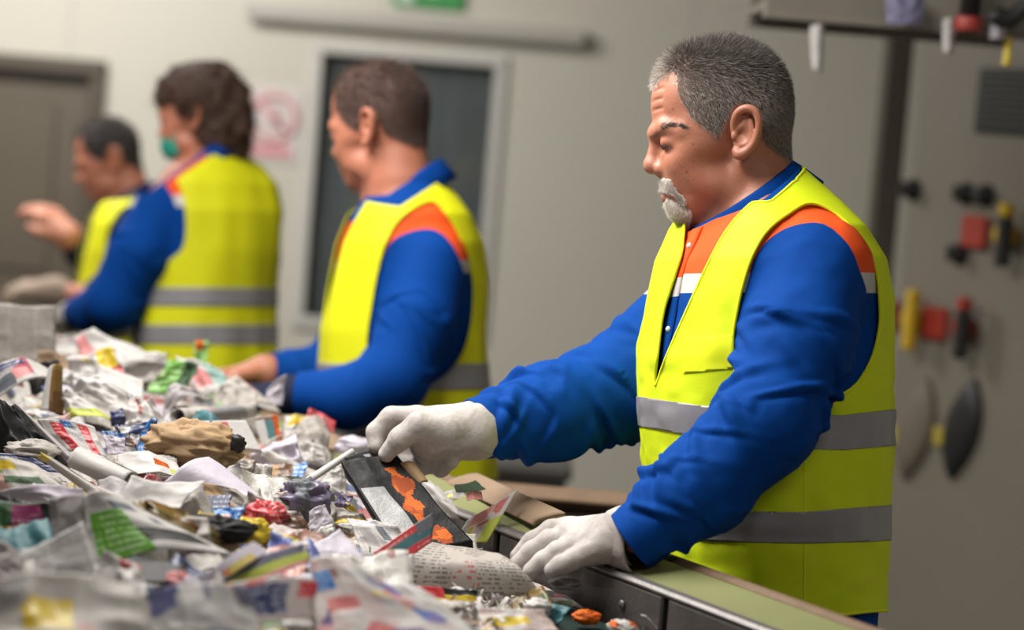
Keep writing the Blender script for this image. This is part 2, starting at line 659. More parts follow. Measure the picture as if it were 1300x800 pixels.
def head_prims(v, xf, female=False):
    def E(c, r, k=8, rot=0.0, op='add', yaw=0.0):
        M = xf.R @ rot_y_w(yaw) @ rot_img(rot)
        v.ell(xf.p(c), [q * xf.s for q in r], k * xf.s, M, op)

    def C(a, ra, b, rb, k=8, op='add'):
        v.cone(xf.p(a), ra * xf.s, xf.p(b), rb * xf.s, k * xf.s, op)

    # skull
    E((921, 128, 0), (79, 74, 64), 10, 12)
    E((872, 132, 0), (45, 62, 52), 24, 4)
    E((952, 150, 0), (46, 62, 58), 20)
    # face block, cheeks, jaw, chin
    E((880, 200, 0), (44, 60, 51), 22, 8)
    for s in (-1, 1):
        E((870, 206, 30 * s), (20, 18, 19), 20, -10)              # cheek
        E((890, 190, 43 * s), (26, 12, 13), 20, -8)
        E((884, 168, 40 * s), (24, 18, 15), 22)               # cheekbone towards the ear
        E((900, 236, 35 * s), (30, 22, 20), 20, 24)               # jaw corner
        C((872, 222, 22 * s), 10, (880, 252, 24 * s), 11, 16)     # jowl
    E((866, 257, 0), (17, 19, 23), 14, 20)                        # chin
    E((895, 262, 0), (30, 20, 30), 20, -14)                       # under the chin
    E((862, 234, 0), (18, 21, 29), 14, 6)                         # muzzle
    # brow
    for s in (-1, 1):
        C((832, 170, 9 * s), 9, (843, 165, 32 * s), 8.5, 12)
        C((843, 165, 32 * s), 8.5, (862, 170, 46 * s), 7, 12)
    E((835, 168, 0), (9, 9, 12), 10)
    # eye sockets and closed lids
    for s in (-1, 1):
        E((836, 187, 32 * s), (10, 8, 16), 12, 10, 'sub')
        E((851.5, 184.5, 30 * s), (15.5, 9.5, 15), 7, 12, yaw=24 * s)
        C((841, 176.0, 20 * s), 2.2, (858, 175, 41 * s), 2.6, 5)    # fold above the lid
        C((838.5, 180.0, 21 * s), 1.2, (856, 179, 41 * s), 1.0, 2.5, 'sub')
        C((838.0, 188.0, 19 * s), 1.2, (846, 190.5, 32 * s), 1.1, 1.6, 'sub')
        C((846, 190.5, 32 * s), 1.1, (859, 188.5, 43 * s), 0.9, 1.6, 'sub')
        C((843, 198, 23 * s), 2.6, (858, 196, 37 * s), 2.2, 6)      # bag below
        C((846, 203, 20 * s), 1.4, (862, 201, 37 * s), 1.2, 4, 'sub')
        for (a, b) in (((866, 181, 43), (877, 175, 50)), ((866, 185, 45), (879, 185, 52)), ((865, 190, 45), (877, 196, 50))):
            C((a[0], a[1], a[2] * s), 0.9, (b[0], b[1], b[2] * s), 0.5, 3, 'sub')   # crow's feet
    for (x, y) in ((821.5, 118), (820.5, 131), (820.5, 143)):
        for s in (-1, 1): C((x, y, 0), 1.0, (x + 18, y - 3, 36 * s), 0.6, 4, 'sub')   # lines of the forehead
    # nose
    C((834, 180, 0), 8, (826.5, 207, 0), 8.5, 8)
    E((828.5, 211, 0), (11, 10.5, 12.5), 7, -8)
    for s in (-1, 1):
        E((841, 215.5, 13 * s), (11, 8.5, 7.5), 6, -6)
        C((835, 224.5, 6.8 * s), 3.0, (843, 222.5, 8 * s), 2.6, 2.5, 'sub')
        C((851, 216, 17 * s), 2.0, (862, 236, 27 * s), 2.6, 8, 'sub')   # nose to mouth crease
        C((847, 209, 17 * s), 1.6, (851, 221, 17.5 * s), 1.8, 4, 'sub')  # behind the nostril wing
    # lips
    C((843.5, 241.5, 0), 5.0, (857, 245, 22), 2.6, 5); C((843.5, 241.5, 0), 5.0, (857, 245, -22), 2.6, 5)
    C((846, 251, 0), 5.6, (857, 248, 20), 2.6, 5); C((846, 251, 0), 5.6, (857, 248, -20), 2.6, 5)
    for s in (-1, 1): C((838.5, 246.3, 0), 1.1, (859, 247.5, 25 * s), 1.2, 2, 'sub')
    # ears
    for s in (-1, 1):
        w = lambda k: s * k
        E((939, 172, w(64)), (14, 28, 8), 8, 10, yaw=-12 * s)
        hx = [(927, 176, w(62), 3.4), (925, 163, w(66), 3.6), (929, 150, w(71), 4.0), (939, 144, w(76), 4.2), (950, 148, w(79), 4.2),
              (955, 160, w(80), 4.0), (954, 174, w(78), 3.8), (949, 188, w(74), 4.2), (940, 198, w(69), 5.4), (932, 201, w(66), 6.0), (928, 195, w(63), 4.5)]
        hx = smooth_poly(hx, 3, False)
        for a, b in zip(hx[:-1], hx[1:]): C(a[:3], a[3], b[:3], b[3], 3)
        ah = [(946, 158, w(72), 2.6), (947, 172, w(73), 2.8), (942, 186, w(70), 2.8), (933, 190, w(67), 2.6)]
        ah = smooth_poly(ah, 3, False)
        for a, b in zip(ah[:-1], ah[1:]): C(a[:3], a[3], b[:3], b[3], 3)
        E((936, 176, w(76)), (7, 10, 9), 4, 10, 'sub')
        E((933, 175, w(70)), (3.5, 4.5, 5), 2, 10, 'sub')
        E((938, 158, w(80)), (7.5, 5.5, 5), 3, -20, 'sub')
        E((925.5, 178, w(66)), (3.4, 5, 4), 3)


def neck_prims(v, xf, low=(962, 330, 0)):
    def C(a, ra, b, rb, k=8): v.cone(xf.p(a), ra * xf.s, xf.p(b), rb * xf.s, k * xf.s)
    C((944, 205, 0), 50, low, 60, 22)
    C((955, 190, 0), 42, (966, 260, 0), 50, 16)
    for s in (-1, 1):
        C((938, 214, 44 * s), 9, (905, 300, 16 * s), 10, 16)
    C((893, 272, 0), 14, (905, 320, 0), 18, 18)


HAIR_OUT = [(819, 121), (819, 112), (830, 92), (852, 66), (890, 44), (930, 36), (975, 46), (1005, 90), (1014, 135), (1008, 180), (1004, 206),
            (990, 200), (975, 194), (962, 181), (954, 160), (944, 142), (930, 140), (920, 150), (914, 164), (908, 178), (899, 177), (890, 168),
            (876, 158), (864, 142), (857, 126), (855, 110), (851, 97), (838, 103), (828, 112)]
BEARD_OUT = [(845, 253), (855, 256), (864, 262), (872, 266), (876, 273), (874, 281), (866, 286), (855, 283), (846, 270)]
STACHE_OUT = [(828, 231), (838, 227), (851, 231), (863, 244), (868, 259), (862, 259), (853, 247), (841, 242), (831, 239)]


def skin_material(name, base, spots=True):
    t = NT(name)
    v = t.obj()
    n1 = t.noise(v, 38.0, 5, 0.6)
    n2 = t.noise(v, 210.0, 4, 0.6)
    c = t.mix(n1, tuple(q * f for q, f in zip(base, (0.86, 0.78, 0.74))), tuple(min(1, q * f) for q, f in zip(base, (1.14, 1.2, 1.24))))
    c = t.mix(t.math('MULTIPLY', n2, 0.35), c, (base[0] * 0.9, base[1] * 0.62, base[2] * 0.55))
    if spots:
        vo = t.n('ShaderNodeTexVoronoi'); t.l(v, vo.inputs['Vector']); vo.inputs['Scale'].default_value = 95.0
        m = t.math('MULTIPLY', t.math('LESS_THAN', vo.outputs['Distance'], 0.24), t.math('GREATER_THAN', t.noise(v, 30.0, 2), 0.6))
        c = t.mix(t.math('MULTIPLY', m, 0.5), c, (base[0] * 0.45, base[1] * 0.32, base[2] * 0.28))
    t.base(c)
    t.rough(0.48)
    t.b.inputs['Subsurface Weight'].default_value = 0.12
    t.b.inputs['Subsurface Radius'].default_value = (0.012, 0.005, 0.003)
    t.b.inputs['Subsurface Scale'].default_value = 0.35
    t.bump(t.math('ADD', n2, t.math('MULTIPLY', t.noise(v, 640.0, 2), 0.5)), 0.16, 0.004)
    return t.m


def hair_material(name, lo, hi, rough=0.5):
    t = NT(name)
    h = t.n('ShaderNodeHairInfo')
    t.base(t.ramp(h.outputs['Random'], [(0.0, lo), (0.45, tuple((a + b) / 2 for a, b in zip(lo, hi))), (1.0, hi)]))
    t.rough(rough)
    t.b.inputs['Specular IOR Level'].default_value = 0.35
    return t.m
# ------------------------------------------------------------------ materials of the people
def glove_material():
    t = NT('glove_leather')
    v = t.obj()
    n = t.noise(v, 26.0, 4, 0.6)
    c = t.mix(t.ramp(n, [(0.36, 0.0), (0.72, 1.0)]), (0.47, 0.43, 0.41), (0.57, 0.525, 0.50))
    d = t.ramp(t.noise(v, 17.0, 5, 0.65, 0.6), [(0.44, 0.0), (0.62, 1.0)])
    t.base(t.mix(t.math('MULTIPLY', d, 0.6), c, (0.25, 0.215, 0.195)))
    t.rough(0.72)
    t.bump(t.math('ADD', t.noise(v, 300.0, 4), t.math('MULTIPLY', t.noise(v, 60.0, 3, 0.6, 0.5), 1.3)), 0.16, 0.005)
    return t.m


MAT['vest'] = mat_fabric('fluorescent_yellow_fabric', (0.69, 0.83, 0.010), 700, 0.05, 0.65, 0.12, 0.3)
MAT['vest_trim'] = mat_fabric('fluorescent_yellow_binding', (0.78, 0.86, 0.012), 900, 0.04, 0.7, 0.1, 0.3)
MAT['vest_far'] = mat_fabric('fluorescent_yellow_cloth', (0.76, 0.76, 0.008), 700, 0.05, 0.65, 0.1, 0.3)
MAT['band'] = mat_plain('grey_reflective_tape', (0.30, 0.29, 0.31), 0.42, 0.05, 30, 0.15, 0.05, 900)
MAT['blue'] = mat_fabric('royal_blue_twill', (0.0010, 0.050, 0.27), 1000, 0.14, 0.8, 0.2, 0.10)
MAT['orange'] = mat_fabric('orange_twill', (0.86, 0.095, 0.012), 1000, 0.07, 0.75, 0.15, 0.25)
MAT['white_tape'] = mat_plain('pale_reflective_strip', (0.56, 0.54, 0.53), 0.5, 0.04, 40)
MAT['trousers'] = mat_fabric('navy_trousers', (0.006, 0.03, 0.13), 900, 0.15, 0.8, 0.15)
MAT['shoe'] = mat_plain('black_shoe_leather', (0.02, 0.02, 0.02), 0.5)
MAT['glove'] = glove_material()
MAT['old_glove'] = mat_plain('stained_beige_glove', (0.34, 0.26, 0.20), 0.85, 0.2, 40, 0, 0.2, 200)
MAT['cuff'] = mat_plain('knit_cuff', (0.58, 0.53, 0.49), 0.9, 0.12, 60, 0, 0.4, 500)
MAT['skin1'] = skin_material('weathered_skin', (0.46, 0.195, 0.122))
MAT['skin2'] = skin_material('ruddy_skin', (0.52, 0.21, 0.13), False)
MAT['grey_hair'] = hair_material('grey_hair', (0.05, 0.042, 0.038), (0.58, 0.51, 0.46))
MAT['dark_hair'] = hair_material('dark_grey_hair', (0.012, 0.009, 0.008), (0.14, 0.115, 0.10))
MAT['white_hair'] = hair_material('white_beard', (0.40, 0.33, 0.28), (0.95, 0.90, 0.84))
MAT['scalp'] = mat_plain('scalp_under_hair', (0.14, 0.088, 0.068), 0.8, 0.3, 90)
MAT['brown_hair'] = mat_plain('brown_hair', (0.055, 0.030, 0.022), 0.6, 0.35, 60, 0, 0.5, 200)
MAT['lash'] = mat_plain('dark_lashes', (0.012, 0.008, 0.006), 0.7)
MAT['button'] = mat_plain('white_press_stud', (0.7, 0.7, 0.7), 0.3)
# ------------------------------------------------------------------ people: shared builders
def sleeve_folds(V, N, chain, seed, amp=4.2, count=16, t_rng=(0.12, 0.97), reach=1.3):
    """push diagonal creases into a sleeve that follows a chain of (x, y, w, radius)"""
    C = np.array(chain, float); P, R = C[:, :3], C[:, 3]
    seg = np.linalg.norm(np.diff(P, axis=0), axis=1); cum = np.concatenate([[0], np.cumsum(seg)])
    best = np.full(len(V), 1e9); t = np.zeros(len(V)); phi = np.zeros(len(V)); rr = np.ones(len(V))
    for i in range(len(seg)):
        ax = (P[i + 1] - P[i]) / seg[i]
        h = np.clip((V - P[i]) @ ax, 0, seg[i])
        rad = V - P[i] - h[:, None] * ax
        d = np.linalg.norm(rad, axis=1); r = R[i] + (R[i + 1] - R[i]) * h / seg[i]
        b1 = np.array([0, 0, -1.0]); b1 = b1 - ax * (b1 @ ax); b1 /= np.linalg.norm(b1); b2 = np.cross(ax, b1)
        m = d / r < best
        best[m] = (d / r)[m]; t[m] = (cum[i] + h)[m]; rr[m] = r[m]
        phi[m] = np.arctan2(rad @ b2, rad @ b1)[m]
    L = cum[-1]
    rng = random.Random(seed)
    disp = np.zeros(len(V))
    for k in range(count):
        t0 = L * rng.uniform(*t_rng); p0 = rng.uniform(-2.6, 2.6); sl = rng.choice((-1, 1)) * rng.uniform(0.25, 1.1)
        wd = rng.uniform(4.5, 10) * R.mean() / 52; a = amp * rng.uniform(0.55, 1.2); pw = rng.uniform(0.45, 0.95)
        dp = (phi - p0 + PI) % (2 * PI) - PI
        s = t - t0 - sl * dp * rr * 0.8
        env = np.exp(-(dp / pw) ** 2)
        disp += a * env * (np.exp(-(s / wd) ** 2) - 0.75 * np.exp(-((s - 1.5 * wd) / wd) ** 2))
    fade = np.clip((reach - best) / 0.2, 0, 1) * np.clip(t / (0.14 * L), 0, 1) * np.clip((L - t) / (0.09 * L), 0.12, 1)
    return V + N * (disp * fade)[:, None]


def arc_on(V, T, keep): return compact(V, T[keep])


def shell(name, fr, V, T, thick, mat, parent, tags=None):
    o = mesh_obj(name, fr.world(V), T, mat, parent, tags)
    m = o.modifiers.new('thickness', 'SOLIDIFY'); m.thickness = thick; m.offset = 0.0
    return o


def trim_tubes(name, fr, V, T, r, mat, parent, minlen=40):
    for lp in loops_of(T):
        if len(lp) < minlen: continue
        P = V[lp]
        for _ in range(4): P = (np.roll(P, 1, 0) + P * 2 + np.roll(P, -1, 0)) / 4
        keep = [0]
        for i in range(1, len(P)):
            if np.linalg.norm(P[i] - P[keep[-1]]) > 4.0: keep.append(i)
        MB().tube(fr.world(P[keep]), r * fr.u, 6, closed=True).build(name, mat, parent, smooth=True)


def strands(name, fr, V, T, weight, n, dirfn, lenfn, rad, mat, parent, seed, npts=4, bendfn=None):
    rng = np.random.default_rng(seed)
    N = vnormals(V, T)
    r, bc = sample_surface(V, T, weight, n, rng)
    P = (V[T[r]] * bc[:, :, None]).sum(1); Nn = (N[T[r]] * bc[:, :, None]).sum(1)
    D = dirfn(P, Nn, rng); D /= np.linalg.norm(D, axis=1)[:, None]
    L = lenfn(P, rng)
    A = fr.world(P); B = fr.world(P + D)
    dW = (B - A) / fr.u
    bd = None
    if bendfn is not None:
        bv = bendfn(P, Nn, rng); bd = (fr.world(P + bv) - A) / fr.u
    return hair_curves(name, A, dW, L * fr.u, rad, mat, parent, bd, npts, seed)


def down(px_y):
    """offset in picture-plane space of going straight down by px_y"""
    return np.array([-0.0817, 0.9935, 0.0785]) * px_y


def legs(fr, root, hip, theta, s=1.0, floor_z=0.0, mat='trousers'):
    """trousers and shoes from the hips (px space) to the floor"""
    hip = np.array(hip, float)
    hz = fr.world(hip[None])[0][2]
    Lp = (hz - floor_z) / fr.u
    ct, st = math.cos(math.radians(theta)), math.sin(math.radians(theta))
    F = np.array([-ct, 0, -st]); Lf = np.array([st, 0, -ct])
    xs = axis((hip[0] - 260 * s, hip[0] + 220 * s, 9 * s)); ys = axis((hip[1] - 60 * s, hip[1] + Lp + 60 * s, 9 * s)); ws = axis((hip[2] - 220 * s, hip[2] + 260 * s, 9 * s))
    v = Vol(xs, ys, ws)
    v.ell(hip + np.array([0, -5 * s, 0]), (120 * s, 70 * s, 135 * s), 20)
    for sd in (-1, 1):
        a = hip + Lf * 72 * s * sd + down(30 * s); k = hip + Lf * 80 * s * sd + down(Lp * 0.5) + F * 12 * s; e = hip + Lf * 84 * s * sd + down(Lp * 0.93)
        v.chain([(*a, 84 * s), (*k, 62 * s), (*e, 50 * s)], 26)
    V, Q = v.nets(); V = relax(V, Q, 2)
    mesh_obj('trousers', fr.world(V), Q, MAT[mat], root)
    for sd in (-1, 1):
        e = hip + Lf * 84 * s * sd + down(Lp - 44 * s)
        g = Vol(axis((e[0] - 200 * s, e[0] + 120 * s, 7 * s)), axis((e[1] - 60 * s, e[1] + 90 * s, 5 * s)), axis((e[2] - 150 * s, e[2] + 130 * s, 7 * s)))
        h = e - F * 30 * s + down(4 * s); to = e + F * 150 * s + down(14 * s)
        g.chain([(*h, 40 * s), (*(e + F * 50 * s), 44 * s), (*to, 30 * s)], 14)
        g.cone(e - down(40 * s), 42 * s, e, 42 * s, 14)
        V, Q = g.nets()
        W = fr.world(V); W[:, 2] = np.maximum(W[:, 2], floor_z + 0.004)
        mesh_obj('shoe', W, Q, MAT['shoe'], root)
# ------------------------------------------------------------------ the bearded worker in front
def glove_mesh(fr, parts, palm, step, pad, name, root, cuts=None):
    A = np.array([p for c in parts + palm for p in c])
    lo = A[:, :3].min(0) - pad; hi = A[:, :3].max(0) + pad
    v = Vol(*[axis((lo[i], hi[i], step)) for i in range(3)])
    for c in palm: v.chain(c, 10)
    f = None
    for c in parts:
        g = Vol(*v.ax); g.chain(c, 5)
        f = g.F if f is None else smin(f, g.F, 1.0)       # fingers stay apart from each other
    v.F = smin(v.F, f, 7)
    V, Q = v.nets(); V = relax(V, Q, 1, 0.4)
    return V, Q


def man_front():
    fr = Frame(3.5)
    hipz = fr.world(np.array([[985, 800, 0.]]))[0]
    foot = np.array([985, 800, 0.]) + down(hipz[2] / fr.u)
    base = fr.world(foot[None])[0]; base[2] = 0.0
    root = empty('person', base, 'older man with grey hair and white goatee in yellow vest, one glove on the rail', 'person',
                 'workers along the sorting belt')
    xf = XF()
    th = 26.0
    vest_tab = [(196, 960, 0, 52, 38), (212, 962, 0, 60, 48), (232, 966, 0, 80, 64), (260, 968, 0, 116, 86), (290, 972, 0, 150, 104), (330, 976, 0, 166, 127),
                (380, 976, 0, 167, 141), (450, 969, 0, 167, 150), (520, 969, 0, 167, 150), (600, 973, 0, 167, 145), (700, 979, 0, 162, 132), (783, 983, 0, 156, 119), (870, 985, 0, 150, 112)]
    near = fr.qr((1040, 342, -124, 60), (1014, 432, -166, 61), (972, 536, -204, 58), (892, 618, -206, 52), (806, 682, -194, 40))
    far = fr.qr((900, 372, 120, 62), (846, 448, 150, 70), (788, 492, 150, 66), (700, 524, 110, 60), (596, 546, 52, 37))
    # ---- body, one continuous surface
    v = Vol(axis((540, 800, 14), (800, 1020, 1.7), (1020, 1160, 14)), axis((30, 302, 1.7), (302, 1610, 15)), axis((-260, -96, 12), (-96, 96, 1.7), (96, 250, 12)))
    v.loft([(r[0] + 4, r[1], r[2], r[3], r[4]) for r in vest_tab], th, 20, off=-26)
    neck_prims(v, xf, (964, 336, 0)); head_prims(v, xf)
    v.chain([(*p[:3], p[3] - 18) for p in near], 16); v.chain([(*p[:3], p[3] - 18) for p in far], 16)
    hip = np.array([985, 800, 0.]); Lp = hipz[2] / fr.u
    Lf = np.array([math.sin(math.radians(th)), 0, -math.cos(math.radians(th))])
    for sd in (-1, 1):
        v.chain([(*(hip + Lf * 72 * sd), 66), (*(hip + Lf * 80 * sd + down(Lp * 0.5)), 46), (*(hip + Lf * 84 * sd + down(Lp * 0.95)), 32)], 20)
    V, Q = v.nets(); V = relax(V, Q, 1, 0.4)
    mesh_obj('body', fr.world(V), Q, MAT['skin1'], root)
    # ---- hair
    T = tris(Q)
    hd = (V[:, 1] < 300) & (V[:, 0] > 800) & (V[:, 0] < 1022)
    T = T[hd[T].all(1)]; HV, T = compact(V, T)
    sd = poly_sd(smooth_poly(HAIR_OUT, 4), HV[:, 0], HV[:, 1])
    wob = vnoise(HV, 0.12, 3) * 3.0
    onear = (np.abs(HV[:, 2]) > 66) & (poly_sd([(922, 146), (940, 138), (960, 150), (962, 178), (944, 208), (926, 206), (920, 180)], HV[:, 0], HV[:, 1]) < 2)
    cv, ct_, tg, si = cut(HV, T, np.zeros(len(T), int), np.where(onear, 5.0, sd + wob * 0.6 + 2.5))
    cv2, ct2 = compact(cv, ct_[si])
    cv2 = cv2 + vnormals(cv2, ct2) * 1.0
    cap = mesh_obj('hair', fr.world(cv2), ct2, MAT['scalp'], root)
    w = np.where((sd + wob < 0) & ~onear, 1.0, 0.0)
    top = np.clip((150 - HV[:, 1]) / 60, 0, 1) * np.clip((HV[:, 0] - 840) / 50, 0, 1)
    low = np.clip((HV[:, 1] - 90) / 60, 0, 1)

    def hdir(P, N, rng):
        comb = np.stack([0.55 + 0 * P[:, 0], 0.35 + np.clip((P[:, 1] - 90) / 80, -0.7, 0.9), 0 * P[:, 0]], 1)
        fr_ = np.clip((890 - P[:, 0]) / 60, 0, 1)[:, None] * np.clip((120 - P[:, 1]) / 40, 0, 1)[:, None]
        comb = comb * (1 - fr_) + np.array([[-0.45, 0.35, 0]]) * fr_
        return N * (0.24 + 0.22 * np.clip((110 - P[:, 1:2]) / 50, 0, 1)) + comb * 0.75 + rng.normal(0, 0.15, P.shape)

    def hlen(P, rng):
        return (7.5 + 7.0 * np.clip((125 - P[:, 1]) / 60, 0, 1)) * rng.uniform(0.6, 1.25, len(P))
    ew = np.clip(-(sd + wob) / 10, 0.15, 1)
    strands('hair_strands', fr, HV, T, w * (0.15 + top) * ew, 30000, hdir, hlen, 0.00024, MAT['dark_hair'], cap, 5)
    strands('hair_strands', fr, HV, T, w * (0.25 + low) * ew, 34000, hdir, hlen, 0.00023, MAT['grey_hair'], cap, 6)
    fw = w * np.clip((862 - HV[:, 0]) / 30, 0, 1) * np.clip((130 - HV[:, 1]) / 20, 0, 1)
    strands('hair_strands', fr, HV, T, fw + 1e-6 * w, 1800, hdir, hlen, 0.00022, MAT['white_hair'], cap, 7)
    # beard, moustache, brows, lashes

    def face(poly, far_ok=46): return np.where((poly_sd(smooth_poly(poly, 3), HV[:, 0], HV[:, 1]) < 0) & (np.abs(HV[:, 2]) < far_ok), 1.0, 0.0)
    strands('beard', fr, HV, T, face(BEARD_OUT), 11000,
            lambda P, N, r: N * 0.3 + np.array([[-0.05, 0.8, 0]]) + r.normal(0, 0.2, P.shape), lambda P, r: r.uniform(4, 9, len(P)), 0.0002, MAT['white_hair'], root, 8)
    strands('moustache', fr, HV, T, face(STACHE_OUT, 32), 6500,
            lambda P, N, r: N * 0.3 + np.stack([0.25 + 0 * P[:, 0], 0.6 + 0 * P[:, 0], 0.35 * np.sign(P[:, 2])], 1) + r.normal(0, 0.2, P.shape),
            lambda P, r: r.uniform(4, 7, len(P)), 0.0002, MAT['white_hair'], root, 9)
    brow = [(821, 174), (826, 166), (838, 161), (856, 162), (866, 167), (856, 166.5), (840, 167), (829, 175)]
    strands('eyebrow', fr, HV, T, face(brow, 60) * (np.abs(HV[:, 2]) > 8), 3200,
            lambda P, N, r: N * 0.22 + np.array([[0.6, -0.10, 0]]) + r.normal(0, 0.14, P.shape), lambda P, r: r.uniform(4, 6.5, len(P)), 0.00019, MAT['dark_hair'], root, 10)
    lash = [(836, 186.5), (850, 187.5), (861, 186), (862, 188), (850, 190.5), (836, 189.5)]
    strands('eyelashes', fr, HV, T, face(lash, 46) * (np.abs(HV[:, 2]) > 16), 260,
            lambda P, N, r: N * 0.45 + np.array([[-0.35, 0.7, 0]]) + r.normal(0, 0.12, P.shape), lambda P, r: r.uniform(1.6, 3.0, len(P)), 0.00022, MAT['lash'], root, 11)

    # ---- jacket
    j = Vol(axis((560, 1150, 3)), axis((196, 862, 3)), axis((-290, 240, 3)))
    j.loft(vest_tab, th, 10, off=-8)
    j.chain(near, 26); j.chain(far, 26)
    V, Q = j.nets(); V = relax(V, Q, 2)
    N = vnormals(V, Q)
    V = sleeve_folds(V, N, near, 41, 5.6, 42)
    V = sleeve_folds(V, N, far, 17, 5.8, 36)
    N = vnormals(V, Q)
    V = V + N * (vnoise(V, 0.022, 4) * 2.2 + vnoise(V, 0.06, 9) * 0.8)[:, None]
    V = relax(V, Q, 1, 0.4)
    T = tris(Q); tg = np.zeros(len(T), int)
    ct, st = math.cos(math.radians(th)), math.sin(math.radians(th))

    def fl(P): return -ct * (P[:, 0] - 972) - st * P[:, 2], st * (P[:, 0] - 972) - ct * P[:, 2]
    # cuffs cut square across the arm
    for ch, back in ((near, -6), (far, 4)):
        e, p = np.array(ch[-1][:3]), np.array(ch[-2][:3]); ax = (e - p) / np.linalg.norm(e - p)
        s_ = (V - e) @ ax + back
        s_ = np.where(np.linalg.norm(V - e, axis=1) < 110, s_, -50)
        V, T, tg, si = cut(V, T, tg, s_); T, tg = T[si], tg[si]
    # neck hole
    C = np.array([944, 250, 0.]); e1 = np.array([-0.80, 0.56, -0.18]); e1 /= np.linalg.norm(e1)
    e2 = np.array([0.2, 0, -0.98]); e2 -= e1 * (e1 @ e2); e2 /= np.linalg.norm(e2)
    nn = np.cross(e1, e2); nn *= np.sign(nn[1])
    V, T, tg, si = cut(V, T, tg, (V - C) @ nn - np.interp((V - C) @ e1, [20, 62], [4, -4])); T, tg = T[~si], tg[~si]
    # orange yoke and pale strip, both stopping at the sleeve seams
    px, py = fr.img(V)
    cap_near = [(952, 352), (958, 330), (975, 306), (1005, 288), (1045, 285), (1077, 312), (1091, 345), (1100, 378), (1092, 430), (1060, 500), (950, 500), (938, 420)]
    sn = poly_sd(smooth_poly(cap_near, 3), px, py)
    f_, l_ = fl(V)
    sn = np.where(l_ > 20, sn, 40)
    fs = np.hypot((f_ + 8) / 62, (V[:, 1] - 400) / 112) - 1
    sn = np.minimum(sn, np.where(l_ < -40, fs * 60, 40))
    far_arm = np.where(V[:, 0] < 800, -30.0, 40)
    sn = np.minimum(sn, far_arm)
    V0 = len(V)
    V, T, tg, si = cut(V, T, tg, sn); inside = si
    sleeve = np.zeros(len(T), bool); sleeve[:] = inside
    tg2 = np.where(sleeve, 10, 0)
    V, T, tg2, si = cut(V, T, tg2, V[:, 1] - 349.0); tg2 = np.where(si & (tg2 == 0), 1, tg2)
    V, T, tg2, si = cut(V, T, tg2, V[:, 1] - 373.0); tg2 = np.where(si & (tg2 == 0), 2, tg2)
    V, T, tg2, si = cut(V, T, tg2, (V - C) @ nn - np.interp((V - C) @ e1, [0, 50], [27, -8])); tg2 = np.where(si & (tg2 == 1), 0, tg2)
    T_m = np.where(tg2 == 1, 1, np.where(tg2 == 2, 2, 0))
    N = vnormals(V, T)
    Vc, Tc = compact(V, T)
    jk = shell('jacket', fr, Vc, Tc, 0.0025, [MAT['blue'], MAT['orange'], MAT['white_tape']], root, T_m)
    # collar: a stand folded over, open at the throat
    rows = [(-0.95, 30), (-0.96, 12), (-0.98, 0), (-1.01, -5), (-1.06, -3), (-1.13, 8), (-1.20, 20), (-1.30, 40)]
    CV, CF = [], []
    ph = np.linspace(0.10, 2 * PI - 0.10, 72)
    for (sc, h) in rows:
        sc = -sc
        for a in ph:
            fr_tip = math.exp(-(min(a, 2 * PI - a) / 0.42) ** 2)
            A, B = 73 + 4 * fr_tip, 64
            hh = h * (1 + (0.45 * fr_tip if h > 10 and sc > 1.05 else 0))
            CV.append(C + e1 * A * math.cos(a) * sc + e2 * B * math.sin(a) * sc + nn * hh)
    m = len(ph)
    for i in range(len(rows) - 1):
        for k in range(m - 1): CF.append((i * m + k, i * m + k + 1, (i + 1) * m + k + 1, (i + 1) * m + k))
    shell('collar', fr, np.array(CV), CF, 0.003, MAT['blue'], jk)
    # placket with press stud
    PV = []
    for y in np.arange(288, 500, 8.0):
        m_ = (np.abs(Vc[:, 1] - y) < 5); f2, l2 = fl(Vc[m_])
        for lo in (-14, 6):
            k = np.argmin(np.abs(l2 - lo) * 3 - f2 * 0.5); PV.append(Vc[m_][k] + np.array([-ct, 0, -st]) * 2.2)
    PV = np.array(PV); n2 = len(PV) // 2
    PV[:, 0] = PV[:, 0]
    for _ in range(3): PV[2:-2] = (PV[:-4] + 2 * PV[2:-2] + PV[4:]) / 4
    PF = [(2 * i, 2 * i + 1, 2 * i + 3, 2 * i + 2) for i in range(n2 - 1)]
    pm = [1 if PV[2 * i][1] < 349 else (2 if PV[2 * i][1] < 373 else 0) for i in range(n2 - 1)]
    shell('placket', fr, PV, PF, 0.0025, [MAT['blue'], MAT['orange'], MAT['white_tape']], jk, pm)
    for y in (316, 414):
        k = int(np.argmin(np.abs(PV[1::2, 1] - y))); c = (PV[2 * k] * 0.45 + PV[2 * k + 1] * 0.55)
        cw = fr.world(c[None])[0]; dw = fr.world((c + np.array([-ct, 0, -st]))[None])[0] - cw
        MB().lathe(cw, [(0.0045, 0), (0.005, 0.002), (0.003, 0.0045), (0.0005, 0.005)], dw, 12).build('press_stud', MAT['button'], jk, smooth=True)

    # ---- vest
    g = Vol(axis((790, 1150, 3)), axis((196, 800, 3)), axis((-210, 210, 3)))
    g.loft(vest_tab, th, 10, off=0)
    V, Q = g.nets(); V = relax(V, Q, 2)
    N = vnormals(V, Q)
    f_, l_ = fl(V)
    fold = vnoise(V * np.array([1, 0.25, 1]), 0.032, 12) * 4.6 + vnoise(V * np.array([1, 1.6, 1]), 0.035, 21) * 1.6
    fold *= np.clip((V[:, 1] - 300) / 160, 0.1, 1)
    V = V + N * fold[:, None]
    T = tris(Q); tg = np.zeros(len(T), int)

    def drop(gv, keep_neg=False):
        nonlocal V, T, tg
        V, T, tg, si = cut(V, T, tg, gv)
        k = si if keep_neg else ~si
        T, tg = T[k], tg[k]
    drop(V[:, 1] - 775 - 0.1 * V[:, 2] - 2 * np.sin(V[:, 0] * 0.05), True)
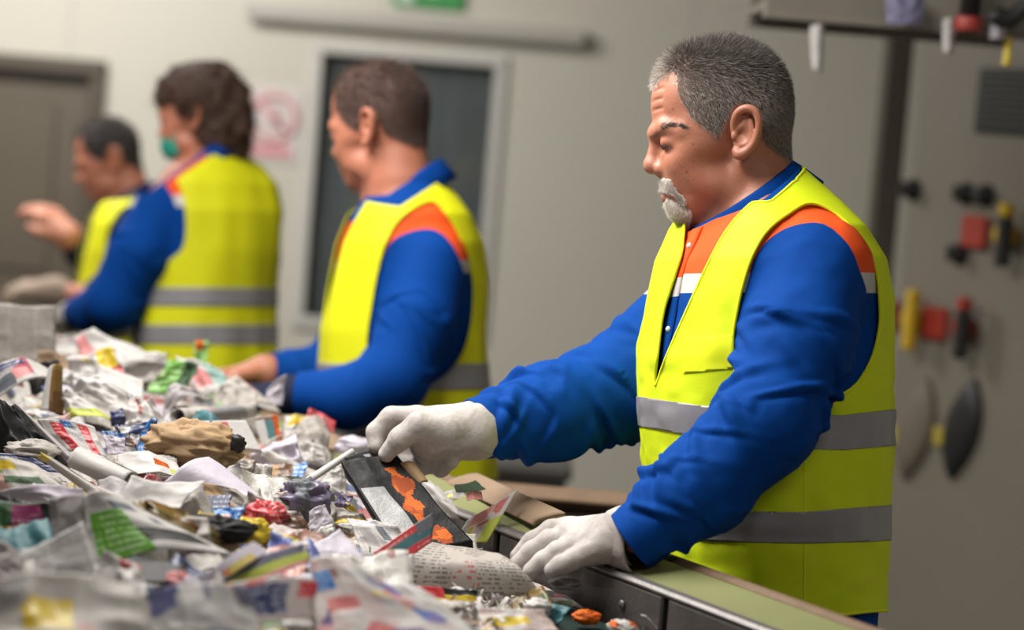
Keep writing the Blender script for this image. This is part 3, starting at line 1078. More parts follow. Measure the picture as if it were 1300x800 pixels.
    drop((V - C) @ nn - np.interp((V - C) @ e1, [10, 62], [9, -26]))
    px, py = fr.img(V); f_, l_ = fl(V)
    hole = [(1030, 258), (1000, 272), (975, 292), (958, 318), (946, 350), (936, 392), (930, 440), (940, 492), (975, 510), (1030, 511), (1078, 496), (1104, 462), (1116, 420), (1117, 385), (1113, 345), (1098, 312), (1068, 276)]
    drop(np.where(l_ > 10, poly_sd(smooth_poly(hole, 4), px, py), 40))
    f_, l_ = fl(V)
    drop(np.where(l_ < -40, (np.hypot((f_ + 6) / 92, (V[:, 1] - 386) / 122) - 1) * 60, 40))
    px, py = fr.img(V); f_, l_ = fl(V)
    front = [(1022, 220), (986, 240), (952, 260), (922, 294), (898, 338), (874, 390), (846, 454), (833, 490), (831, 484), (836, 440), (843, 392), (864, 326), (868, 296), (880, 240), (960, 190)]
    drop(np.where((f_ > 2) & (l_ > -120), poly_sd(smooth_poly(front, 3), px, py), 40))
    V, T = compact(V, T)
    vest = shell('vest', fr, V, T, 0.002, MAT['vest'], root)
    trim_tubes('edge_binding', fr, V, T, 2.3, MAT['vest_trim'], vest)
    for tp, hh in (([(780, 500), (815, 504), (890, 515), (1020, 527), (1070, 527), (1130, 520)], [(800, 37), (890, 39), (1020, 43), (1125, 46)]),
                   ([(800, 632), (840, 641), (905, 649), (1020, 650), (1130, 641)], [(800, 36), (905, 38), (1020, 40), (1125, 45)])):
        px, py = fr.img(V)
        y0 = np.interp(px, *zip(*tp)); h0 = np.interp(px, *zip(*hh))
        v2, t2, g2, si = cut(V, T, np.zeros(len(T), int), py - y0); t2 = t2[~si]
        px, py = fr.img(v2); y0 = np.interp(px, *zip(*tp)); h0 = np.interp(px, *zip(*hh))
        v2, t2, g2, si = cut(v2, t2, np.zeros(len(t2), int), py - y0 - h0); t2 = t2[si]
        v2, t2 = compact(v2, t2)
        v2 = v2 + vnormals(v2, t2) * 1.7
        shell('reflective_band', fr, v2, t2, 0.0012, MAT['band'], vest)
    # breast pocket
    px, py = fr.img(V); f_, l_ = fl(V)
    v2, t2, g2, si = cut(V, T, np.zeros(len(T), int), np.where((l_ > 0) & (f_ > 0), poly_sd([(876, 430), (934, 425), (938, 467), (868, 474)], px, py), 30))
    if si.any():
        v2, t2 = compact(v2, t2[si]); v2 = v2 + vnormals(v2, t2) * 1.6
        shell('breast_pocket', fr, v2, t2, 0.0012, MAT['vest_trim'], vest)
    # side seam and hem stitching
    px, py = fr.img(V)
    for xs_, ys_ in (((1021, 1021), (513, 780)),):
        P = []
        for y in np.arange(ys_[0], ys_[1], 6.0):
            dd = np.hypot(px - 1021, py - y) + (V[:, 2] > 0) * 500
            k = np.argmin(dd); P.append(V[k] * np.array([0, 0, 1]) + np.array([fr.q(1021, y, V[k][2])[0], fr.q(1021, y, V[k][2])[1], 0]))
        P = np.array(P); P[1:-1, 2] = (P[:-2, 2] + P[2:, 2]) / 2; P[:, 2] -= 0.8
        MB().tube(fr.world(P), 1.1 * fr.u, 5).build('side_seam', MAT['vest_trim'], vest, smooth=True)

    # ---- gloves
    q = fr.qr
    left = [q((724, 670, -138, 13), (700, 673, -139, 12), (675, 687, -140, 11), (657, 706, -142, 9.5)),
            q((722, 680, -160, 13), (697, 686, -162, 12.5), (675, 700, -164, 11), (656, 716, -166, 9.5)),
            q((732, 692, -182, 13), (708, 701, -186, 12.5), (690, 712, -188, 11.5), (674, 725, -189, 10)),
            q((748, 702, -200, 12.5), (727, 711, -204, 12), (712, 718, -206, 11.5), (701, 724, -207, 10)),
            q((770, 690, -140, 15), (745, 704, -124, 13), (722, 716, -122, 11))]
    palm = [q((800, 682, -188, 29), (724, 674, -142, 17)), q((800, 682, -188, 29), (724, 682, -162, 18)), q((800, 682, -188, 29), (734, 692, -182, 17)),
            q((800, 682, -188, 29), (750, 701, -198, 16)), q((796, 684, -180, 24), (768, 692, -146, 17))]
    V, Q = glove_mesh(fr, left, palm, 1.6, 40, 'glove', root)
    e, p = np.array(fr.q(806, 684, -194)), np.array(fr.q(770, 682, -176)); ax = (e - p) / np.linalg.norm(e - p)
    s_ = (V - e) @ ax
    T = tris(Q); V, T, tg, si = cut(V, T, np.zeros(len(T), int), s_); V, T = compact(V, T[si])
    N = vnormals(V, T); V = V + N * (vnoise(V, 0.07, 5) * 0.7 + vnoise(V, 0.16, 6) * 0.25)[:, None]
    gl = mesh_obj('glove', fr.world(V), T, MAT['glove'], root)
    # knit cuff standing open round the wrist
    b1 = np.cross(ax, [0, 0, 1.0]); b1 /= np.linalg.norm(b1); b2 = np.cross(ax, b1)
    CV, CF = [], []
    prof = [(-30, 29), (-18, 32), (-6, 37), (2, 39), (2, 41), (-3, 42), (-10, 40), (-22, 36), (-34, 31)]
    for (h, r) in prof:
        for k in range(40):
            a = 2 * PI * k / 40; rr = r * (1 + 0.035 * math.sin(3 * a + 1) + 0.02 * math.sin(7 * a))
            CV.append(e + ax * h + (b1 * math.cos(a) + b2 * math.sin(a) * 0.86) * rr)
    for i in range(len(prof) - 1):
        for k in range(40): CF.append((i * 40 + k, i * 40 + (k + 1) % 40, (i + 1) * 40 + (k + 1) % 40, (i + 1) * 40 + k))
    mesh_obj('cuff', fr.world(np.array(CV)), CF, MAT['glove'], gl)

    right = [q((528, 530, 58, 15), (497, 530, 60, 14), (477, 549, 57, 12.5), (478, 566, 50, 11)),
             q((535, 541, 62, 15), (502, 558, 70, 13.5), (504, 582, 66, 12.5), (520, 590, 52, 11.5)),
             q((548, 551, 62, 15), (526, 574, 68, 13.5), (535, 592, 56, 12.5), (552, 590, 44, 11.5)),
             q((563, 556, 58, 14), (548, 584, 58, 12.5), (560, 594, 44, 11.5), (572, 586, 34, 10.5)),
             q((572, 545, 26, 22), (532, 540, 14, 17), (508, 557, 15, 14.5), (491, 576, 22, 11))]
    palm = [q((604, 546, 52, 34), (532, 532, 56, 17)), q((604, 546, 52, 34), (538, 542, 58, 19)), q((604, 546, 52, 34), (550, 552, 58, 20)), q((604, 546, 52, 34), (565, 558, 52, 20)),
            q((604, 546, 48, 32), (568, 547, 26, 22)), q((600, 550, 46, 32), (548, 560, 40, 30))]
    V, Q = glove_mesh(fr, right, palm, 1.6, 42, 'glove', root)
    N = vnormals(V, Q); V = V + N * (vnoise(V, 0.06, 15) * 0.7 + vnoise(V, 0.15, 16) * 0.25)[:, None]
    mesh_obj('glove', fr.world(V), Q, MAT['glove'], root)
    legs(fr, root, (985, 815, 0), th)
    return root
# ------------------------------------------------------------------ the workers further along the belt
def hand_chains(wrist, along, thumb_side, size, curl=1.0):
    """finger and palm chains of a relaxed hand in picture-plane space; size = hand length in px"""
    a = np.array(along, float); a /= np.linalg.norm(a)
    t = np.array(thumb_side, float); t -= a * (t @ a); t /= np.linalg.norm(t)
    b = np.cross(a, t)
    if b[1] > 0: b = -b                      # back of the hand up
    W = np.array(wrist, float)

    def P(x, y, z): return W + (a * x + t * y + b * z) * size
    parts, palm = [], []
    for (mx, my, ln, r) in ((0.48, 0.17, 0.42, 0.064), (0.50, 0.05, 0.47, 0.066), (0.47, -0.07, 0.43, 0.062), (0.42, -0.18, 0.34, 0.056)):
        c = np.array([mx, my, 0.02]); row = [(*P(*c), r * size * 1.1)]
        ang = 0
        for fr_, da in ((0.45, 22), (0.30, 34), (0.25, 24)):
            ang += da * curl
            c = c + np.array([math.cos(math.radians(ang)), 0.04 * (1 if my > 0 else -1), -math.sin(math.radians(ang))]) * ln * fr_
            row.append((*P(*c), r * size * (1.0 - 0.08 * len(row))))
        parts.append(row)
        palm.append([(*W, 0.17 * size), (*P(mx, my, 0.0), 0.085 * size)])
    parts.append([(*P(0.15, 0.16, -0.04), 0.10 * size), (*P(0.34, 0.29, -0.10), 0.072 * size), (*P(0.50, 0.31, -0.16), 0.062 * size)])
    return parts, palm


def worker_behind(sp):
    fr = Frame(sp['d0']); th = sp['th']; s = sp['s']; st_ = 3.0 * s / 0.72
    tab = sp['tab']
    hip = np.array([tab[-1][1], tab[-1][0] + 10, tab[-1][2]], float)
    hz = fr.world(hip[None])[0][2]
    base = fr.world((hip + down(hz / fr.u))[None])[0]; base[2] = 0
    root = empty('person', base, sp['label'], 'person', 'workers along the sorting belt')
    xf = sp['xf']
    hc = xf.p((915, 165, 0)); hs = xf.s
    near = fr.qr(*sp['near']); far = fr.qr(*sp['far'])
    bx0 = min([p[0] for p in near + far] + [r[1] - r[3] for r in tab]) - 40; bx1 = max([p[0] for p in near + far] + [r[1] + r[3] for r in tab]) + 40
    bw0 = min([p[2] for p in near + far] + [-max(r[3] for r in tab)]) - 60; bw1 = max([p[2] for p in near + far] + [max(r[3] for r in tab)]) + 60
    hx0, hx1 = hc[0] - 118 * hs, hc[0] + 118 * hs
    ytop, yn = xf.p((915, 30, 0))[1] - 8 * hs, hc[1] + 140 * hs
    cs = 12 * s / 0.72; f_ = 1.9 * hs
    v = Vol(axis((min(bx0, hx0 - cs), hx0, cs), (hx0, hx1, f_), (hx1, max(bx1, hx1 + cs), cs)), axis((ytop, yn, f_), (yn, hip[1] + hz / fr.u, cs)),
            axis((min(bw0, hc[2] - 105 * hs - cs), hc[2] - 105 * hs, cs), (hc[2] - 105 * hs, hc[2] + 105 * hs, f_), (hc[2] + 105 * hs, max(bw1, hc[2] + 105 * hs + cs), cs)))
    v.loft([(r[0] + 6 * s, *r[1:]) for r in tab], th, 14, off=-22 * s)
    neck_prims(v, xf, sp.get('neck', (962, 330, 0))); head_prims(v, xf)
    v.chain([(*p[:3], p[3] * 0.68) for p in near], 10); v.chain([(*p[:3], p[3] * 0.68) for p in far], 10)
    L = hz / fr.u
    Lf = np.array([math.sin(math.radians(th)), 0, -math.cos(math.radians(th))])
    for sd in (-1, 1):
        v.chain([(*(hip + Lf * 72 * s * sd), 66 * s), (*(hip + Lf * 80 * s * sd + down(L * 0.5)), 46 * s), (*(hip + Lf * 84 * s * sd + down(L * 0.95)), 34 * s)], 14)
    V, Q = v.nets(); V = relax(V, Q, 1, 0.4)
    mesh_obj('body', fr.world(V), Q, sp['skin'], root)
    # hair
    T = tris(Q)
    H = xf.inv(V)
    hd = (H[:, 1] < 300) & (H[:, 0] > 800) & (H[:, 0] < 1024) & (np.abs(H[:, 2]) < 100)
    keep = hd[T].all(1)
    HV, T = compact(V, T[keep]); H = xf.inv(HV)
    if sp['hair'] == 'cropped':
        sd = poly_sd(smooth_poly(HAIR_OUT, 4), H[:, 0], H[:, 1]) + vnoise(H, 0.12, 3) * 2
        ear = (np.abs(H[:, 2]) > 66) & (poly_sd([(922, 146), (940, 138), (960, 150), (962, 178), (944, 208), (926, 206), (920, 180)], H[:, 0], H[:, 1]) < 2)
        cv, ct_, tg, si = cut(HV, T, np.zeros(len(T), int), np.where(ear, 5.0, sd + 2))
        cv, ct_ = compact(cv, ct_[si]); cv = cv + vnormals(cv, ct_) * 1.5 * hs
        cap = mesh_obj('hair', fr.world(cv), ct_, sp['scalp'], root)
        w = np.where((sd < 0) & ~ear, 1.0, 0.0)

        def hdir(P, N, rng): return N * 0.5 + np.array([[0.35, 0.35, 0.1]]) + rng.normal(0, 0.18, P.shape)
        strands('hair_strands', fr, HV, T, w, 9000, hdir, lambda P, rng: hs * (8 + 9 * np.clip((140 - xf.inv(P)[:, 1]) / 60, 0, 1)) * rng.uniform(0.6, 1.2, len(P)), 0.0006, sp['hairmat'], cap, 3)
    else:
        g = Vol(*[axis((c - r, c + r, 2.0)) for c, r in ((hc[0] + 8, 105), (hc[1] + 10, 110), (hc[2], 90))])
        rng = random.Random(4)
        for (x, y, w, r) in sp['curls']:
            g.ell((x, y, w), (r, r * 1.05, r), 8)
        V2, Q2 = g.nets(); V2 = relax(V2, Q2, 1)
        N2 = vnormals(V2, Q2)
        V2 = V2 + N2 * (vnoise(V2, 0.11, 2) * 3.6 + vnoise(V2, 0.22, 5) * 1.6)[:, None]
        cap = mesh_obj('hair', fr.world(V2), Q2, MAT['brown_hair'], root)
        T2 = tris(Q2)
        strands('hair_curls', fr, V2, T2, np.ones(len(V2)), 5000, lambda P, N, r: N * 0.35 + np.array([[0.15, 0.8, 0]]) + r.normal(0, 0.4, P.shape),
                lambda P, r: r.uniform(5, 11, len(P)), 0.0007, sp['hairmat'], cap, 3, 6, lambda P, N, r: r.normal(0, 0.5, P.shape))
    # jacket
    ymin = tab[0][0] - 10 * s
    j = Vol(axis((bx0, bx1, st_)), axis((ymin, tab[-1][0] + 60 * s, st_)), axis((bw0, bw1, st_)))
    full = near; near = near[:sp.get('sleeve_n', 9)]
    j.loft(tab, th, 8, off=-6 * s); j.chain(near, 18 * s); j.chain(far, 18 * s)
    V, Q = j.nets(); V = relax(V, Q, 2)
    for ch, sd_ in ((near, 5), (far, 8)): V = sleeve_folds(V, vnormals(V, Q), ch, sd_, 4.2 * s, 18)
    T = tris(Q); tg = np.zeros(len(T), int)
    for ch in (near, far):
        e, p = np.array(ch[-1][:3]), np.array(ch[-2][:3]); ax = (e - p) / np.linalg.norm(e - p)
        s_ = np.where(np.linalg.norm(V - e, axis=1) < 90 * s, (V - e) @ ax + 2, -50)
        V, T, tg, si = cut(V, T, tg, s_); T, tg = T[si], tg[si]
    ctr = sp['collar']; C = np.array(ctr[0], float); e1 = np.array(ctr[1], float); e1 /= np.linalg.norm(e1)
    e2 = np.array([0.1, 0, -1.0]) if abs(e1[0]) > 0.3 else np.array([-1.0, 0, 0.1])
    e2 = e2 - e1 * (e1 @ e2); e2 /= np.linalg.norm(e2)
    nn = np.cross(e1, e2); nn *= np.sign(nn[1])
    V, T, tg, si = cut(V, T, tg, (V - C) @ nn - np.interp((V - C) @ e1, [20 * s, 62 * s], [0, -20 * s])); T, tg = T[~si], tg[~si]
    px, py = fr.img(V)
    lx = tab[len(tab) // 2][1]
    ct, st = math.cos(math.radians(th)), math.sin(math.radians(th))

    def fl(P): return -ct * (P[:, 0] - lx) - st * P[:, 2], st * (P[:, 0] - lx) - ct * P[:, 2]
    mats = [sp['jacket']]
    if sp.get('yoke'):
        f2, l2 = fl(V)
        sn = np.where(l2 > 10 * s, poly_sd(smooth_poly(sp['sleeve_cap'], 3), px, py), 40)
        V, T, tg, si = cut(V, T, tg, sn); tg = np.where(si, 10, 0)
        V, T, tg, si = cut(V, T, tg, V[:, 1] - sp['yoke'][0]); tg = np.where(si & (tg == 0), 1, tg)
        V, T, tg, si = cut(V, T, tg, V[:, 1] - sp['yoke'][1]); tg = np.where(si & (tg == 0), 2, tg)
        mats = [sp['jacket'], MAT['orange'], MAT['white_tape']]
    if sp.get('yoke'):
        V, T, tg, si = cut(V, T, tg, (V - C) @ nn - np.interp((V - C) @ e1, [0, 60 * s], [sp.get('nb', 38) * s, sp.get('nb', 38) * 0.1 * s])); tg = np.where(si & (tg == 1), 0, tg)
    tg = np.where(tg == 10, 0, tg)
    V, T = compact(V, T)
    jk = shell('jacket', fr, V, T, 0.0025, mats, root, tg)
    rows = [(0.95, 30), (0.97, 10), (0.99, 0), (1.03, -5), (1.06, 0), (1.09, 14), (1.13, 38)]
    ph = np.linspace(0.12, 2 * PI - 0.12, 56); CV, CF = [], []
    for (sc, h) in rows:
        for a in ph: CV.append(C + (e1 * 75 * math.cos(a) + e2 * 70 * math.sin(a)) * sc * hs * sp.get('cs', 1.0) + nn * h * hs)
    m = len(ph)
    for i in range(len(rows) - 1):
        for k in range(m - 1): CF.append((i * m + k, i * m + k + 1, (i + 1) * m + k + 1, (i + 1) * m + k))
    shell('collar', fr, np.array(CV), CF, 0.003, sp['jacket'], jk)
    # vest
    g = Vol(axis((bx0, bx1, st_)), axis((ymin, sp['hem'] + 20 * s, st_)), axis((bw0, bw1, st_)))
    g.loft(tab, th, 8)
    V, Q = g.nets(); V = relax(V, Q, 2); N = vnormals(V, Q)
    V = V + N * (vnoise(V * np.array([1, 0.3, 1]), 0.035 / s * 0.72, 7) * 4.5 * s)[:, None]
    T = tris(Q); tg = np.zeros(len(T), int)

    def drop(gv, neg=False):
        nonlocal V, T, tg
        V, T, tg, si = cut(V, T, tg, gv); k = si if neg else ~si; T, tg = T[k], tg[k]
    drop(V[:, 1] - sp['hem'], True)
    drop((V - C) @ nn - np.interp((V - C) @ e1, [10 * s, 62 * s], [sp.get('vn', 14) * s, -14 * s]))
    px, py = fr.img(V); f2, l2 = fl(V)
    if sp.get('hole'): drop(np.where(l2 > 6 * s, poly_sd(smooth_poly(sp['hole'], 4), px, py), 40))
    f2, l2 = fl(V); yc = sp['arm_y']
    for sg in ((-1,) if sp.get('hole') else (-1, 1)):
        f2, l2 = fl(V)
        drop(np.where(l2 * sg > 34 * s, (np.hypot((f2 + 6 * s) / (88 * s), (V[:, 1] - yc) / (118 * s)) - 1) * 60, 40))
    if sp.get('open'):
        f2, l2 = fl(V)
        wd = np.interp(V[:, 1], *zip(*sp['open']))
        drop(np.where(f2 > 6 * s, np.abs(l2) - wd, 40))
    V, T = compact(V, T)
    vest = shell('vest', fr, V, T, 0.002, sp['vest'], root)
    for (y0, y1) in sp['bands']:
        yy = V[:, 1]
        v2, t2, g2, si = cut(V, T, np.zeros(len(T), int), yy - y0); t2 = t2[~si]
        v2, t2, g2, si = cut(v2, t2, np.zeros(len(t2), int), v2[:, 1] - y1); t2 = t2[si]
        v2, t2 = compact(v2, t2); v2 = v2 + vnormals(v2, t2) * 1.5
        shell('reflective_band', fr, v2, t2, 0.0012, MAT['band'], vest)
    near = full
    for (ch, al, tsd, mt, nm, curl) in ((near, sp['hand_near'], sp['thumb_near'], sp['hand_mat'], sp['hand_name'], 1.0), (far, sp['hand_far'], sp['thumb_far'], sp['hand_mat2'], sp['hand_name2'], 0.9)):
        e, p = np.array(ch[-1][:3]), np.array(ch[-2][:3]); ax = (e - p) / np.linalg.norm(e - p)
        pr, pm = hand_chains(e + ax * 4 * s, al, tsd, 0.185 / fr.u, curl)
        pm.append([(*(e - ax * 22 * s), 0.15 * 0.185 / fr.u), (*(e + ax * 6 * s), 0.16 * 0.185 / fr.u)])
        V, Q = glove_mesh(fr, pr, pm, 1.6 * s / 0.72, 24, nm, root)
        mesh_obj(nm, fr.world(V), Q, mt, root)
    if sp.get('extra'): sp['extra'](fr, xf, root)
    legs(fr, root, hip + np.array([0, 12 * s, 0]), th, s)
    return root


def men_behind():
    MAT['short_brown'] = hair_material('short_brown_hair', (0.020, 0.012, 0.010), (0.16, 0.095, 0.075))
    MAT['curl_brown'] = hair_material('curly_brown_hair', (0.020, 0.008, 0.005), (0.16, 0.070, 0.036))
    MAT['brown_scalp'] = mat_plain('cropped_brown_scalp', (0.10, 0.055, 0.043), 0.8, 0.3, 90)
    MAT['dark_scalp'] = mat_plain('cropped_grey_scalp', (0.05, 0.043, 0.042), 0.8, 0.3, 90)
    MAT['navy'] = mat_fabric('dark_navy_twill', (0.012, 0.016, 0.045), 900, 0.15, 0.8, 0.2)
    MAT['bare_hand'] = skin_material('bare_hand_skin', (0.50, 0.22, 0.14), False)
    # middle man
    x2 = XF(0.72, 0, 31, to=(484, 163, 0))
    worker_behind(dict(
        label='man with short brown hair before the dark window, in yellow vest and blue jacket', d0=4.78, th=12, s=0.72, xf=x2,
        neck=(966, 330, 0), skin=MAT['skin2'], hair='cropped', hairmat=MAT['short_brown'], scalp=MAT['brown_scalp'], jacket=MAT['blue'], vest=MAT['vest_far'],
        tab=[(216, 518, 0, 42, 30), (232, 519, 0, 56, 44), (250, 520, 0, 82, 60), (275, 521, 0, 108, 76), (310, 521, 0, 118, 90), (360, 518, 0, 119, 97), (420, 512, 0, 119, 103),
             (480, 512, 0, 119, 106), (540, 516, 0, 119, 108), (612, 520, 0, 116, 108)],
        near=[(548, 336, -92, 43), (532, 405, -122, 44), (500, 480, -146, 41), (440, 506, -150, 36), (376, 502, -142, 28)],
        far=[(490, 340, 96, 44), (455, 410, 112, 42), (425, 470, 112, 38), (380, 478, 92, 33), (340, 474, 72, 27)],
        vn=28, cs=1.02, collar=((513, 236, 0), (-0.80, 0.52, 0.10)), yoke=(333, 348),
        sleeve_cap=[(478, 360), (486, 328), (500, 304), (530, 292), (556, 294), (576, 315), (588, 345), (592, 380), (580, 440), (540, 500), (470, 500), (462, 430)],
        hem=606, hole=[(548, 256), (518, 270), (496, 296), (482, 336), (472, 390), (466, 440), (476, 486), (530, 494), (572, 470), (594, 430), (601, 380), (597, 338), (583, 300), (566, 272)],
        arm_y=378, open=[(200, 50), (260, 40), (330, 24), (400, 3), (420, 1), (900, 1)], bands=[(460, 492), (538, 568)],
        hand_near=(-1, 0.12, 0.05), thumb_near=(0, -0.5, 1), hand_mat=MAT['navy'], hand_name='dark_glove', hand_far=(-1, 0.25, -0.2), thumb_far=(0, -0.5, -1),
        hand_mat2=MAT['bare_hand'], hand_name2='hand'))

    # woman with curly hair
    x3 = XF(0.52, 0, 14, to=(251, 149, 0))
    curls = []
    rng = random.Random(12)
    for (x, y, r) in ((252, 122, 34), (270, 126, 36), (286, 150, 30), (292, 178, 24), (284, 196, 20), (228, 112, 22), (240, 104, 22), (262, 108, 28), (278, 166, 30), (296, 152, 20), (216, 116, 15), (208, 124, 9), (272, 190, 22)):
        for w in ((-14, 16) if r > 24 else (-8, 8)):
            curls.append((x + rng.uniform(-3, 3), y + rng.uniform(-3, 3), w, r))
    for k in range(46):
        a = rng.uniform(-1.9, 1.2); q = rng.uniform(34, 46)
        x, y = 268 + q * math.cos(a) * 0.95, 142 + q * math.sin(a) * 1.25
        curls.append((x, y, rng.uniform(-30, 30), rng.uniform(7, 11)))
    for (x, y, r) in ((292, 208, 14), (300, 200, 12), (296, 216, 10), (284, 206, 13), (304, 180, 12), (222, 118, 13), (212, 122, 9)): curls.append((x, y, -10, r)); curls.append((x, y, 8, r))

    def mask(fr, xf, root):
        V, F = [], []
        for i, y in enumerate(np.linspace(-1, 1, 9)):
            for k, a in enumerate(np.linspace(-1, 1, 17)):
                c = np.array([838 - 14 * (1 - a * a) * (1 - 0.4 * y * y) + 46 * a * a + 10 * (y > 0) * y, 244 + 27 * y - 6 * a * a, 56 * a])
                V.append(xf.p(c))
        for i in range(8):
            for k in range(16): F.append((i * 17 + k, i * 17 + k + 1, (i + 1) * 17 + k + 1, (i + 1) * 17 + k))
        shell('face_mask', fr, np.array(V), F, 0.002, mat_fabric('green_mask_cloth', (0.03, 0.32, 0.24), 800), root)
    worker_behind(dict(
        label='woman with curly brown hair and green face mask, seen from behind in a yellow vest', d0=5.75, th=-50, s=0.58, xf=x3,
        neck=(975, 330, 0), skin=MAT['skin2'], hair='curly', hairmat=MAT['curl_brown'], jacket=MAT['blue'], vest=MAT['vest_far'],
        tab=[(186, 262, 0, 36, 28), (198, 263, 0, 50, 38), (212, 265, 0, 70, 50), (235, 267, 0, 88, 62), (270, 270, 0, 94, 70), (320, 269, 0, 90, 72), (370, 264, 0, 88, 72),
             (420, 261, 0, 92, 76), (470, 260, 0, 95, 80), (530, 260, 0, 95, 80)],
        near=[(206, 262, -44, 35), (178, 322, -60, 38), (146, 384, -58, 35), (124, 396, -20, 30), (100, 398, 30, 22)],
        far=[(322, 262, 52, 33), (322, 330, 74, 32), (300, 390, 92, 30), (240, 410, 120, 26), (180, 410, 130, 22)],
        collar=((262, 196, 0), (-0.6, 0.40, 0.68)), yoke=(252, 266), nb=6,
        sleeve_cap=[(228, 290), (222, 256), (208, 232), (192, 228), (176, 246), (150, 300), (90, 360), (90, 430), (190, 430), (226, 350)],
        hem=512, hole=[(206, 212), (222, 226), (232, 250), (236, 285), (232, 315), (214, 332), (198, 350), (188, 372), (150, 372), (120, 300), (160, 220)],
        arm_y=300, open=[(100, 44), (200, 34), (260, 16), (300, 1), (900, 1)], bands=[(366, 389), (412, 436)],
        hand_near=(-0.8, 0.2, 0.5), thumb_near=(0.5, 0, 1), hand_mat=MAT['glove'], hand_name='glove', hand_far=(-1, 0.2, 0.2), thumb_far=(0, -0.5, -1),
        hand_mat2=MAT['glove'], hand_name2='glove', extra=mask, curls=curls))

    # far man bending over the belt
    x4 = XF(0.455, -8, -4, to=(140, 204, 0))
    worker_behind(dict(
        label='stooping man with dark grey hair and dark jacket, farthest along the belt beyond the woman', d0=6.7, th=16, s=0.5, xf=x4,
        neck=(985, 330, 0), skin=MAT['skin2'], hair='cropped', hairmat=MAT['dark_hair'], scalp=MAT['dark_scalp'], jacket=MAT['navy'], vest=MAT['vest_far'],
        tab=[(240, 166, 0, 28, 22), (250, 166, 0, 44, 34), (264, 167, 0, 66, 46), (285, 168, 0, 80, 56), (320, 168, 0, 84, 64), (370, 166, 0, 82, 68), (430, 172, 0, 80, 70), (500, 178, 0, 80, 70)],
        near=[(186, 300, -66, 30), (178, 345, -82, 30), (154, 384, -92, 27), (110, 378, -84, 23), (72, 370, -72, 18)],
        far=[(150, 300, 70, 30), (136, 330, 84, 28), (122, 338, 92, 24), (104, 318, 84, 20), (88, 302, 72, 16)],
        collar=((160, 250, 0), (-0.82, 0.5, -0.15)), hem=440,
        sleeve_n=4, arm_y=318, open=[(200, 36), (262, 30), (300, 24), (360, 10), (400, 2), (900, 1)], bands=[(372, 392), (410, 428)],
        hand_near=(-1, -0.05, 0.0), thumb_near=(0, -0.3, 1), hand_mat=MAT['old_glove'], hand_name='glove', hand_far=(-0.7, -0.7, 0.1), thumb_far=(-0.6, 0.4, -1),
        hand_mat2=MAT['bare_hand'], hand_name2='hand'))
# ------------------------------------------------------------------ the hall
def ray(px, py):
    c = np.array([(px - 650) / FPX, 1.0, (400 - py) / FPX])
    return c[0] * _R + c[1] * _fwd + c[2] * _U


def on_y(px, py, Y):
    r = ray(px, py); return CAM_POS + r * (Y / r[1])


def struct(o): o['kind'] = 'structure'; return o


WALL_Y = 8.8


def wall_material():
    t = NT('painted_panel_wall')
    v = t.obj()
    n = t.noise(v, 1.6, 3)
    c = t.mix(n, (0.50, 0.472, 0.40), (0.55, 0.522, 0.445))
    sx = t.n('ShaderNodeSeparateXYZ'); t.l(v, sx.inputs[0])
    fr_ = t.math('FRACT', t.math('DIVIDE', t.math('ADD', sx.outputs[0], 20.12), 1.15))
    seam = t.math('LESS_THAN', fr_, 0.008)
    t.base(t.mix(t.math('MULTIPLY', seam, 0.4), c, (0.28, 0.26, 0.23)))
    t.rough(0.55)
    t.bump(t.noise(v, 18.0, 3), 0.05)
    return t.m


